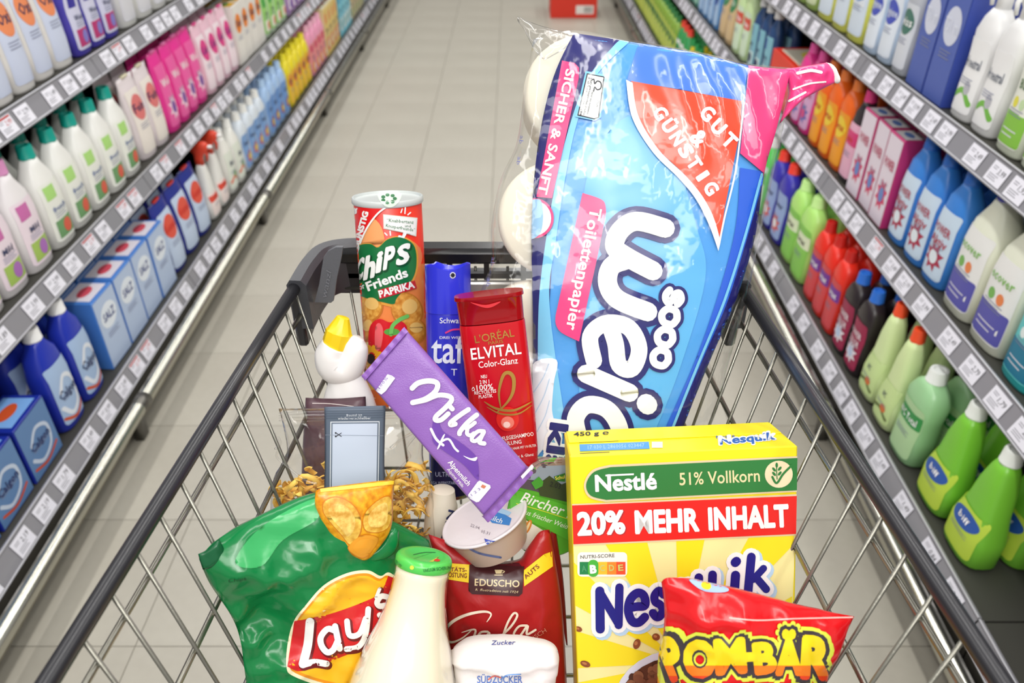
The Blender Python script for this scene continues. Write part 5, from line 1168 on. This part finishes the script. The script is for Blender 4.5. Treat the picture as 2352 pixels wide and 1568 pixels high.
# ================================================================ PASTA BAG
PP = Plane(815, 1080, .80, 12)
pb = thing('pasta_bag', 'clear cellophane bag of yellow ribbon noodles with a grey header label', 'pasta', tuple(PP.at(820, 1420)))
rg = random.Random(21)
nd = G()
def ribbon(c, rad, depth, n):
    ang = rg.uniform(0, 6.28); tilt = rg.uniform(.35, 1); pts = []
    a0 = rg.uniform(0, 6.28); L_ = rg.uniform(1.6, 4.2)
    for i in range(n):
        a_ = a0 + L_ * i / (n - 1); rr = rad * (1 + .25 * math.sin(a_ * 2.3 + ang))
        x = rr * math.cos(a_); y = rr * math.sin(a_) * tilt
        pts.append(PP.at(c[0] + x * math.cos(ang) - y * math.sin(ang), c[1] + x * math.sin(ang) + y * math.cos(ang)) - PP.n * (depth + .012 * math.sin(a_ + ang)))
    w0 = Vector((rg.uniform(-1, 1), rg.uniform(-1, 1), rg.uniform(-1, 1))).normalized(); vs = []
    for i, q_ in enumerate(pts):
        d = (pts[min(i + 1, n - 1)] - pts[max(i - 1, 0)]).normalized(); sd = d.cross(w0).normalized() * .0025; nn = d.cross(sd).normalized() * .0004
        vs += [q_ - sd + nn, q_ + sd + nn, q_ + sd - nn, q_ - sd - nn]
    fs = []
    for i in range(n - 1):
        for k in range(4): fs.append((i * 4 + k, i * 4 + (k + 1) % 4, i * 4 + 4 + (k + 1) % 4, i * 4 + 4 + k))
    nd.add(vs, fs + [(0, 1, 2, 3), tuple((n - 1) * 4 + k for k in (3, 2, 1, 0))])
for k in range(430):
    x = rg.uniform(655, 970); lo = 1085 + 22 * math.sin(x * .03) + 12 * math.sin(x * .11) + (0 if x < 890 else -5); y = rg.uniform(lo + 18, 1400) if k > 60 else rg.uniform(lo, lo + 60)
    ribbon((x, y), rg.uniform(14, 38), rg.uniform(-.012, .014), 14)
o = nd.build('ribbon_noodles', mat('#ffd062', .5), pb); o['kind'] = 'stuff'
film = mat('#ffffff', .1, 0, 'film', .9)
fb_ = bag('cellophane', [(640, 938), (760, 937), (890, 934), (990, 930)], [(640, 1420), (820, 1430), (1000, 1420)], [(640, 938), (652, 985), (658, 1045), (628, 1100), (622, 1200), (640, 1420)], [(990, 930), (976, 980), (972, 1050), (990, 1110), (1000, 1220), (1000, 1420)], PP, .030, .026, film, pb, 40, 50, wr=.004, seed=31, px=.6, py=.45, wscale=26, crease=.004, crimp=.04)
g_ = G()
for k in range(5):
    v = 940 + 6.5 * k; pts = [PP.at(u, v - (u - 640) * .02 + 1.2 * math.sin(u * .05 + k)) + PP.n * .0016 for u in range(642, 990, 12)]; g_.tube(pts, .0007, 5)
g_.build('crimp_ridge', mat('#e8e8e8', .15, 0, 'film', .8), pb)
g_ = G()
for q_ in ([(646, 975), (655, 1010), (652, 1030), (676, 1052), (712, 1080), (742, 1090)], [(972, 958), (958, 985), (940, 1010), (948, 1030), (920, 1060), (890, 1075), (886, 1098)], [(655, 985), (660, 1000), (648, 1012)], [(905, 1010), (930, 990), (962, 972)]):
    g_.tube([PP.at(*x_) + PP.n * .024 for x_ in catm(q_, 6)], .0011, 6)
g_.build('crease_glint', mat('#ffffff', .1, 0, 'clear', 1.6), pb)  # glossy tubes added along the creases to stand for the film's white highlights
hl = bag('header_label', [(745, 934), (810, 933), (886, 931)], [(744, 1150), (812, 1152), (884, 1146)], [(745, 934), (746, 1040), (744, 1150)], [(886, 931), (883, 1040), (884, 1146)], Plane(815, 1080, .765, 14), .003, .0005, mat('#5f6b7c', .45), pb, 20, 26, wr=.0006, seed=4, wscale=20)
p = Pr(); sv = mat('#c9d3e6', .5); wl = mat('#e4e8ee', .45)
p.poly([(759, 968), (872, 967), (869, 1150), (757, 1150)], wl, 1); p.poly([(761, 970), (870, 969), (867, 1150), (759, 1150)], mat('#6c7889', .45), 2); p.poly([(764, 973), (867, 972), (864, 1150), (762, 1150)], sv, 3)
p.text('Beutel ist', (796, 956), (832, 955), 5, wl, 2, .01, res=2); p.text('wiederverschließbar', (776, 963), (852, 962), 6, wl, 2, .01, res=2)
p.poly([(747, 998), (881, 1000), (881, 1001), (747, 999)], mat('#8a94a4', .5), 4); p.stroke([(772, 994), (784, 1002)], 1.5, ink, 5, 0); p.stroke([(772, 1002), (784, 994)], 1.5, ink, 5, 0); p.ell(771, 994, 2, 2, ink, 5, n=8); p.ell(771, 1002, 2, 2, ink, 5, n=8)
for k in range(5): p.poly([(746, 938 + k * 5.5), (885, 936 + k * 5.5), (885, 937 + k * 5.5), (746, 939 + k * 5.5)], mat('#4a5566', .5), 2)
p.build('label_print', onmesh(hl), pb, (14, 14))

# brown pouch behind the pasta
BP = Plane(770, 1000, .855, 14)
bp = thing('brown_pouch', 'plum brown foil pouch standing behind the pasta bag', 'pouch', tuple(BP.at(775, 1200)))
bpo = bag('pouch_body', [(702, 913), (770, 915), (840, 910)], [(690, 1200), (850, 1200)], [(702, 913), (694, 1050), (690, 1200)], [(840, 910), (846, 1050), (850, 1200)], BP, .02, .01, mat('#5a4048', .32, 0, 'foil'), bp, 24, 24, wr=.002, seed=17, px=.5, py=.5)
p = Pr(); p.stroke([(718, 926), (760, 927), (812, 933)], 1.6, mat('#d8ccc8', .4), 1); p.build('seam_line', onmesh(bpo), bp, (12, 12))

# ================================================================ TOILET CLEANER with the bent neck
DP = Plane(800, 860, .86, 20)
wm = mat('#f1eeec', .28)
db = thing('toilet_cleaner_bottle', 'white bent-neck toilet cleaner bottle with a yellow cap', 'toilet cleaner', tuple(DP.at(800, 1090)))
kd = .86 / FPX
def dpt(u, v, d=0): return DP.at(u, v) - DP.n * d
g_ = G(); path = catm([(769, 792, 30), (760, 815, 36), (768, 842, 38), (795, 848, 36), (812, 820, 32), (818, 790, 26), (824, 775, 12)], 6)
g_.tube([dpt(a_, b_) for a_, b_, c_ in path], [c_ * kd for a_, b_, c_ in path], 28); g_.build('bent_neck', wm, db)
prf = [(0, .0135), (.008, .016), (.02, .021), (.035, .0265), (.05, .030), (.08, .033), (.12, .034), (.13, .032)]
vs, fs = lathe([(a_ , b_ ) for a_, b_ in prf], dpt(795, 840), -DP.up, 36, .75, DP.x); mk('bottle_body', vs, fs, wm, db)
Pa, Pb = dpt(771, 795), dpt(790, 722)
vs, fs = lathe([(0, .0148), (.003, .0152), (.017, .0145), (.018, .0135), (.034, .0068), (.0345, .004)], Pa, Pb - Pa, 10, .8, DP.x); sharp(mk('cap', vs, fs, mat('#f4cf1c', .3), db), 25)

# ================================================================ YOGHURT POTS
def pot(name, label, cen, t, axis_cam, r, dep, side, lidm, r2=.8):
    O = W(*cen, t); ax = (RT * axis_cam[0] + UP * axis_cam[1] + FW * axis_cam[2]).normalized()
    th_ = thing(name, label, 'yoghurt', tuple(O + ax * dep))
    vs, fs = lathe([(.0012, r * .97), (.002, r * 1.0), (.003, r * .97), (.006, r * .94), (dep * .3, r * .92), (dep * .85, r * r2), (dep, r * r2 * .95)], O, ax, 56); s_ = sharp(mk('cup', vs, fs, side, th_), 60)
    vs, fs = lathe([(0, .002), (-.0002, r * .9), (.0, r * .94), (-.0008, r * .97), (-.0006, r * 1.0), (.0006, r * 1.03), (.0012, r * .99)], O, ax, 72); l_ = mk('foil_lid', vs, fs, lidm, th_)
    return th_, s_, l_
yg, cu_, ld_ = pot('muesli_yoghurt_cup', 'tilted yoghurt cup with a green and brown lid reading Bircher', (1276, 1166), .785, (-.42, .18, 1), .0500, .052, mat('#bfe2a8', .35), mat('#5db53c', .25))
p = Pr(); lg = mat('#5cb83c', .3)
p.poly([(1160, 1060), (1400, 1060), (1400, 1180), (1230, 1128), (1186, 1118)], mat('#5a5060', .35), 1); p.poly([(1210, 1100), (1240, 1070), (1300, 1068), (1380, 1080), (1380, 1120), (1290, 1112)], mat('#9aa6bc', .35), 2)
p.poly([(1235, 1112), (1262, 1092), (1290, 1112), (1320, 1100), (1380, 1130), (1380, 1170), (1240, 1138)], mat('#3e4a34', .4), 3)
p.poly([(1172, 1128), (1195, 1127), (1400, 1190), (1400, 1280), (1345, 1260), (1210, 1192), (1172, 1180)], lg, 4); p.stroke([(1186, 1156), (1250, 1174), (1330, 1200)], 1.5, mat('#e8e04a', .3), 5)
p.text('Bircher Müsli', (1194, 1151), (1370, 1212), 25, whi, 5, .01, .25); p.text('aus frischer Weidemilch', (1199, 1178), (1340, 1228), 12, whi, 5, .0, .25)
p.poly([(1168, 1185), (1210, 1195), (1260, 1225), (1240, 1262), (1186, 1264), (1168, 1250)], mat('#e9e4dc', .4), 4)
for x, y, a_, b_, r_, c_ in ((1190, 1208, 9, 22, 12, '#c86a28'), (1202, 1200, 8, 24, -10, '#e8a858'), (1212, 1210, 7, 18, 25, '#d88838'), (1184, 1225, 8, 18, 0, '#b85a20')): p.ell(x, y, a_, b_, mat(c_, .4), 5, r_); p.ell(x, y, a_ * .4, b_ * .8, mat('#f0d8a8', .4), 6, r_)
p.poly([(1272, 1094), (1298, 1086), (1298, 1106), (1276, 1104)], mat('#3a7a38', .3), 6); p.text('Schul', (1276, 1102), (1298, 1098), 8, mat('#f0e060', .3), 7, .02); p.poly([(1220, 1108), (1238, 1094), (1248, 1106), (1246, 1116), (1230, 1124)], mat('#4aa040', .3), 6); p.text('2.03.', (1262, 1116), (1290, 1124), 12, ink, 7, 0)
p.build('lid_print', onmesh(ld_), yg, (12, 12))
p = Pr(); p.poly([(1196, 1094), (1220, 1066), (1230, 1070), (1204, 1100)], whi, 1)
for k in range(7): p.stroke([(1200 + k * 3, 1092 - k * 3.3), (1206 + k * 3, 1096 - k * 3.3)], 1.2, ink, 2, 0)
for k in range(3): p.stroke([(1222, 1062 + 6 * k), (1250, 1051 + 6 * k), (1290, 1050 + 6 * k)], 1.5, mat('#8a5a50', .4), 2)
p.poly([(1205, 1075), (1225, 1055), (1260, 1045), (1300, 1048), (1300, 1070), (1250, 1070), (1220, 1085)], mat('#a08a80', .4), 1); p.build('cup_print', onmesh(cu_, ld_), yg, (10, 10))
mr, cu2, ld2 = pot('rice_pudding_cup', 'white foil-topped rice pudding cup half under the chocolate bar', (1112, 1190), .765, (.34, -.88, .34), .0425, .032, mat('#b8a698', .35), mat('#ddd6da', .3, 0, 'foil'))
p = Pr(); bl2 = mat('#3f86cc', .3)
p.poly([(1106, 1172), (1150, 1176), (1175, 1190), (1170, 1206), (1130, 1200)], bl2, 1); p.text('Milch', (1118, 1190), (1152, 1202), 12, whi, 2, .01, .2); p.poly([(1112, 1236), (1172, 1254), (1180, 1264), (1120, 1256)], mat('#3c50b0', .3), 1); p.text('mit Landliebe', (1118, 1246), (1168, 1258), 7, whi, 2, 0, .2, res=1)
p.poly([(1135, 1160), (1175, 1176), (1168, 1184), (1130, 1172)], mat('#a8d0ec', .3), 1); p.text('22.04.', (1080, 1208), (1102, 1216), 7, mat('#908890', .4), 1, res=1); p.text('05:31', (1104, 1222), (1124, 1228), 7, mat('#908890', .4), 1, res=1)
p.build('lid_print', onmesh(ld2), mr, (12, 12))
p = Pr(); p.stroke([(1040, 1228), (1064, 1250), (1100, 1270), (1150, 1280)], 5, mat('#5a6a98', .4), 1); p.build('cup_print', onmesh(cu2), mr, (10, 10))
# pale bottle between the hairspray and the coffee
WP = Plane(1018, 1120, .80, 18, 0, -6)
wb = thing('white_tube', 'off-white upright tube with navy marks, wedged below the hairspray', 'bottle', tuple(WP.loc(0, -.13, 0)))
o, _ = lathed(1018, 1120, .815, 18, -6, [(.0, .006), (.002, .012), (.012, .014), (.02, .0165), (.13, .0165)], mat('#e9e0cf', .35), 'tube_body', wb, 32)
p = Pr(); p.text('NIVE', (1031, 1170), (1012, 1240), 14, mat('#28305e', .4), 1, .03); p.build('tube_print', onmesh(o), wb, (8, 8))

# ================================================================ COFFEE BAG
KP = Plane(1150, 1400, .775, 16)
kr = mat('#a81c20', .3, 0, 'foil')
cf = thing('coffee_bag', 'deep red coffee bag with a dark brown badge and gold script', 'coffee', tuple(KP.at(1160, 1790)))
def cdip(u, v):
    a_ = math.exp(-((u - 1140) / 62) ** 2) * max(0, 1 - (v - 1270) / 60) if v < 1330 else 0
    return -.004 * a_
co = bag('bag_body', [(984, 1226), (1030, 1244), (1075, 1272), (1095, 1292), (1140, 1296), (1190, 1290), (1210, 1262), (1238, 1222), (1262, 1216)], [(1030, 1790), (1180, 1800), (1310, 1790)], [(984, 1226), (1005, 1310), (1022, 1420), (1030, 1568), (1030, 1790)],
         [(1262, 1216), (1278, 1300), (1292, 1400), (1302, 1568), (1310, 1790)], KP, .026, .03, kr, cf, 50, 60, wr=.0022, seed=41, px=.45, py=.35, wscale=28, crease=.006)
ea = bag('side_gusset', [(1240, 1222), (1262, 1206), (1276, 1215)], [(1300, 1480), (1304, 1482)], [(1240, 1222), (1275, 1330), (1300, 1480)], [(1276, 1215), (1294, 1330), (1304, 1482)], Plane(1270, 1300, .80, 16), .004, .004, mat('#8a1418', .3, 0, 'foil'), cf, 12, 30, wr=.002, seed=2)
fn = onmesh(co); p = Pr(); brn = mat('#3f1a1e', .3); yl = mat('#f0cf2c', .35); gd = mat('#d8c59a', .35)
p.poly([(1020, 1292), (1078, 1296), (1078, 1338), (1016, 1328)], yl, 1); p.text('ITÄTS-', (1032, 1311), (1072, 1313), 9, mat('#7a3020', .4), 2, .02); p.text('RÖSTUNG', (1024, 1324), (1072, 1327), 11, mat('#7a3020', .4), 2, .02)
p.poly([(1202, 1310), (1250, 1272), (1268, 1266), (1270, 1300), (1204, 1346)], yl, 1); p.text('AUTS', (1208, 1330), (1240, 1302), 10, mat('#7a3020', .4), 2, .02)
p.poly([(1078, 1296), (1200, 1300), (1204, 1300), (1200, 1362), (1192, 1369), (1084, 1364), (1076, 1356)], brn, 2); p.poly([(1092, 1290), (1192, 1292), (1200, 1302), (1078, 1298)], mat('#5a1a24', .25), 1)
p.text('EDUSCHO', (1090, 1344), (1193, 1348), 16, gd, 3, .015); p.text('Kaffeetradition seit 1924', (1092, 1356), (1190, 1362), 6, gd, 3, 0, .2, res=1)
p.poly([(1136, 1308), (1154, 1308), (1151, 1317), (1139, 1317)], gd, 3); p.stroke([(1136, 1320), (1154, 1320)], 2, gd, 3, 0); p.stroke([(1154, 1310), (1159, 1312), (1153, 1316)], 1.6, gd, 3)
cr2 = mat('#efe6d2', .35)
p.stroke([(1118, 1428), (1128, 1410), (1110, 1404), (1070, 1412), (1036, 1430), (1020, 1456), (1034, 1474), (1060, 1466), (1084, 1446)], 7, cr2, 3, taper=True); p.stroke([(1060, 1452), (1092, 1446), (1078, 1478), (1050, 1500)], 5, cr2, 3, taper=True)
p.stroke([(1120, 1450), (1104, 1452), (1094, 1470), (1106, 1474), (1124, 1452), (1120, 1470), (1136, 1466)], 5, cr2, 3); p.stroke([(1140, 1470), (1172, 1440), (1188, 1414), (1180, 1408), (1166, 1430), (1156, 1462), (1170, 1466)], 5, cr2, 3)
p.stroke([(1210, 1436), (1192, 1438), (1180, 1456), (1192, 1462), (1212, 1436), (1210, 1456), (1230, 1446)], 5, cr2, 3); p.text('KLASSISCH', (1190, 1492), (1256, 1450), 10, mat('#d89080', .4), 3, 0)
p.build('bag_print', fn, cf, (12, 12))

# ================================================================ SUGAR BAG
GP = Plane(1160, 1500, .70, 20)
sg_ = thing('sugar_bag', 'white paper sugar bag with folded top, lowest in front of the coffee', 'sugar', tuple(GP.at(1160, 1830)))
def gfold(u, v): return .006 * max(0, math.sin((v - 1478) * .11)) * (1 if v < 1540 else 0) + (.002 * math.sin(u * .05) if v < 1530 else 0)
wp = mat('#e6e0de', .65, 0, 'paper')
so = bag('paper_bag', [(1036, 1492), (1070, 1480), (1130, 1474), (1200, 1478), (1262, 1484), (1282, 1496)], [(1030, 1830), (1160, 1840), (1290, 1830)], [(1036, 1492), (1042, 1540), (1034, 1640), (1030, 1830)], [(1282, 1496), (1284, 1520), (1272, 1568), (1276, 1640), (1290, 1830)], GP, .030, .03, wp, sg_, 50, 50, wr=.0025, seed=77, px=.28, py=.3, wscale=34, crease=.011, extra=gfold)
p = Pr(); p.text('SÜDZUCKER', (1096, 1568), (1200, 1568), 17, mat('#5a7ac0', .5), 1, .02); p.text('Zucker', (1128, 1480), (1184, 1479), 10, mat('#3a4a90', .5), 1, .01, .2)
p.stroke([(1122, 1560), (1135, 1552), (1150, 1556)], 3, mat('#e06a5a', .5), 2); p.stroke([(1150, 1560), (1165, 1550), (1196, 1548)], 2.5, mat('#6a9ad8', .5), 2)
p.build('bag_print', onmesh(so), sg_, (12, 12))

# ================================================================ GREEN CRISPS BAG
LP = Plane(700, 1350, .685, 16, 30)
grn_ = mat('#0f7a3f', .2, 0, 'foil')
lb_ = thing('crisps_bag', 'big crumpled glossy green crisps bag with a yellow and red emblem', 'crisps', tuple(LP.at(800, 1790)))
def ldent(u, v):
    d = -.020 * math.exp(-((u - 610) / 55) ** 2 - ((v - 1400) / 75) ** 2) - .008 * abs(math.sin((u * .6 + v) * .045)) * math.exp(-((u - 600) / 70) ** 2 - ((v - 1470) / 110) ** 2); d += .010 * math.exp(-((u - 560) / 90) ** 2 - ((v - 1290) / 40) ** 2)
    k = max(0, 1 - math.hypot((u - 560) / 150, (v - 1420) / 160)); return d + .004 * k * math.sin(u * .07 + v * .05)
lo = bag('bag_body', [(457, 1283), (500, 1238), (600, 1184), (725, 1134), (800, 1150), (900, 1195), (985, 1240)], [(600, 1790), (800, 1800), (1050, 1790)], [(457, 1283), (482, 1340), (530, 1412), (552, 1470), (566, 1568), (600, 1790)], [(985, 1240), (1010, 1330), (1030, 1500), (1050, 1790)],
         LP, .026, .03, grn_, lb_, 70, 70, wr=.003, seed=53, px=.55, py=.4, wscale=30, crease=.013, extra=ldent)
cr = bag('crimped_corner', [(455, 1272), (475, 1262), (503, 1236)], [(466, 1308), (492, 1300), (520, 1270)], [(455, 1272), (460, 1290), (466, 1308)], [(503, 1236), (512, 1254), (520, 1270)], Plane(490, 1275, .628, 10, 25), .003, .003, mat('#0c5a34', .25, 0, 'foil'), lb_, 12, 10, wr=.002, seed=6, wscale=60)
fn = onmesh(lo); p = Pr(); grn_hl = mat('#3aa860', .2, 0, 'foil'); cm = mat('#f3ecc4', .3); yy_ = mat('#f2b91e', .28); rd = mat('#c9191f', .28)
p.poly(catm([(540, 1290), (600, 1210), (722, 1145), (730, 1190), (650, 1240), (600, 1300)], 6, True), grn_hl, 1)  # paler green patch: a highlight on the foil, painted in with the print
emb = catm([(658, 1530), (662, 1470), (676, 1424), (700, 1392), (743, 1344), (796, 1316), (844, 1309), (874, 1322), (893, 1314), (920, 1330), (1000, 1370), (1010, 1500), (900, 1600), (760, 1580), (676, 1553)], 6, True)
p.poly(emb, cm, 2); c_ = (815, 1440)
p.poly([(c_[0] + (x - c_[0]) * .955, c_[1] + (y - c_[1]) * .945) for x, y in emb], mat('#e89018', .28), 3); p.poly([(c_[0] + (x - c_[0]) * .92, c_[1] + (y - c_[1]) * .9) for x, y in emb], yy_, 4)
p.poly(catm([(676, 1426), (710, 1420), (763, 1408), (830, 1384), (872, 1362), (892, 1322)], 5) + catm([(940, 1340), (1000, 1400), (990, 1460), (880, 1472), (800, 1502), (740, 1526), (690, 1541), (660, 1530)], 5), rd, 5)
for (m_, ad, ly, dd) in ((mat('#6a1016', .3), 6, 6, 3), (whi, 0, 7, 0)):
    p.stroke([(712 + dd, 1428 + dd), (707 + dd, 1480 + dd), (696 + dd, 1524 + dd)], 20 + ad, m_, ly); p.stroke([(696 + dd, 1526 + dd), (722 + dd, 1520 + dd), (750 + dd, 1524 + dd)], 15 + ad, m_, ly)
    p.hand('a', (740 + dd, 1504 + dd), (794 + dd, 1484 + dd), 52, 14 + ad, m_, ly, .15); p.stroke([(797 + dd, 1426 + dd), (803 + dd, 1458 + dd), (826 + dd, 1454 + dd), (840 + dd, 1420 + dd)], 13 + ad, m_, ly); p.stroke([(846 + dd, 1398 + dd), (840 + dd, 1455 + dd), (824 + dd, 1484 + dd), (796 + dd, 1490 + dd)], 13 + ad, m_, ly)
    p.hand('s', (872 + dd, 1420 + dd), (912 + dd, 1400 + dd), 44, 13 + ad, m_, ly, .15); p.stroke([(872 + dd, 1352 + dd), (864 + dd, 1372 + dd)], 8 + ad, m_, ly, 0)
p.text('Chips', (525, 1338), (566, 1332), 8, mat('#0c4a28', .4), 2, 0)
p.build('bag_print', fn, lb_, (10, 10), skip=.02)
FPn = Plane(815, 1190, .675, 14, 24)
fo = bag('folded_corner', [(725, 1134), (735, 1122), (820, 1110), (880, 1103), (906, 1104)], [(828, 1282), (836, 1284), (850, 1278)], [(725, 1134), (724, 1162), (742, 1206), (788, 1260), (828, 1282)], [(906, 1104), (903, 1150), (897, 1215), (850, 1278)], FPn, .012, .003, mat('#f0ac22', .25, 0, 'mottle'), lb_, 30, 30, wr=.0015, seed=9, px=.5, py=.4, wscale=36, crease=.003)
p = Pr(); cc1 = mat('#ecc050', .35, 0, 'mottle'); cc2 = mat('#f2d070', .35, 0, 'mottle'); cc3 = mat('#d07818', .35)
p.poly([(735, 1122), (906, 1103), (904, 1112), (737, 1130)], mat('#f4c030', .3), 1)
for q_, m_ in (([(748, 1150), (775, 1142), (808, 1158), (828, 1190), (826, 1225), (805, 1250), (785, 1228), (752, 1190), (742, 1168)], cc1), ([(838, 1180), (870, 1148), (896, 1142), (900, 1180), (890, 1212), (862, 1222), (838, 1214)], cc1), ([(800, 1258), (830, 1230), (868, 1236), (850, 1270), (828, 1280)], mat('#e49a28', .35))):
    cx2 = sum(a_ for a_, b_ in q_) / len(q_); cy2 = sum(b_ for a_, b_ in q_) / len(q_)
    for sc_, mm, ly in ((1.05, cc3, 1), (1, m_, 2), (.7, cc2 if m_ is cc1 else m_, 3)): p.poly(catm([(cx2 + (a_ - cx2) * sc_, cy2 + (b_ - cy2) * sc_) for a_, b_ in q_], 5, True), mm, ly)
p.build('crisp_picture', onmesh(fo), lb_, (10, 10))
bag('folded_hem', [(897, 1215), (915, 1215), (916, 1250)], [(828, 1284), (850, 1290), (862, 1288)], [(897, 1215), (870, 1255), (828, 1284)], [(916, 1250), (900, 1275), (862, 1288)], Plane(870, 1260, .692, 14, 24), .004, .002, grn_, lb_, 10, 10, wr=.001, seed=2)

# ================================================================ RED SNACK BAG
BPn = Plane(1730, 1440, .60, 18)
sr = mat('#d8151c', .18, 0, 'foil')
pbg = thing('snack_bag', 'shiny bright red snack bag with bubbly yellow and orange lettering', 'snack', tuple(BPn.at(1690, 1960)))
def pdent(u, v): return .004 * math.exp(-((v - 1395) / 14) ** 2) * (1 if u < 1700 else .3) - .005 * math.exp(-((u - 1560) / 40) ** 2 - ((v - 1400) / 40) ** 2) + .0018 * math.sin(u * .06) * math.exp(-((v - 1410) / 60) ** 2)
po = bag('bag_body', [(1519, 1336), (1534, 1326), (1590, 1330), (1650, 1345), (1760, 1372), (1860, 1396), (1962, 1415)], [(1530, 1960), (1700, 1970), (1850, 1960)], [(1519, 1336), (1526, 1400), (1522, 1470), (1510, 1568), (1530, 1960)], [(1962, 1415), (1946, 1450), (1925, 1500), (1896, 1568), (1850, 1960)],
         BPn, .028, .026, sr, pbg, 60, 60, wr=.002, seed=88, px=.5, py=.4, wscale=30, crease=.007, extra=pdent)
fn = onmesh(po); p = Pr(); yo = mat('#f0d21c', .2); og = mat('#ee7a1e', .2); rr_ = mat('#e0401a', .2); ye = mat('#d8de48', .22); gk = mat('#3c3438', .3)
p.stroke([(1676, 1418), (1740, 1424), (1830, 1420), (1958, 1417)], 3.5, mat('#f0b0a8', .25), 2)
p.poly(catm([(1582, 1330), (1614, 1332), (1668, 1348), (1670, 1358), (1640, 1360), (1610, 1354)], 5, True), mat('#9ab4d8', .3), 2); p.ell(1622, 1344, 12, 9, yo, 3, 20)
LT = [('P', 1543, 1560, 1578, 1546), ('O', 1580, 1556, 1646, 1545), ('M', 1648, 1545, 1712, 1540), ('-', 1714, 1530, 1734, 1529), ('B', 1738, 1545, 1782, 1540), ('Ä', 1784, 1545, 1840, 1545), ('R', 1842, 1552, 1902, 1556)]
for c_, x0_, y0_2, x1_, y1_ in LT:
    h_ = {'P': 96, 'O': 80, 'M': 76, '-': 70, 'B': 68, 'Ä': 80, 'R': 92}[c_]
    for mm, bd, ly, gx in ((ye, .17, 3, 0), (gk, .12, 4, 0), (yo, .065, 5, 0)):
        e_ = (bd - .065) * h_ * .9; p.text(c_, (x0_ - e_, y0_2 + e_ * .7), (x1_ + e_, y1_ + e_ * .7), h_ + e_ * 1.1, mm, ly, bd)
    p.cut((1700, 1528), (0, -1), og, 6, 8); nn_ = len(p.it); p.cut((1700, 1552), (0, -1), rr_, 7, 8)
p.text('R', (1884, 1469), (1890, 1469), 7, mat('#f0a8a0', .3), 3, 0); p.stroke([(1882, 1466), (1887, 1460), (1892, 1466), (1887, 1472), (1882, 1466)], 1.2, mat('#f0a8a0', .3), 3)
p.poly([(1505, 1590), (1560, 1575), (1700, 1585), (1890, 1590), (1880, 1800), (1530, 1800)], og, 2)
p.build('bag_print', fn, pbg, (10, 10), skip=.02)
lw = [x_ for x_ in pbg.children if x_.name.startswith('bag_print')][0]
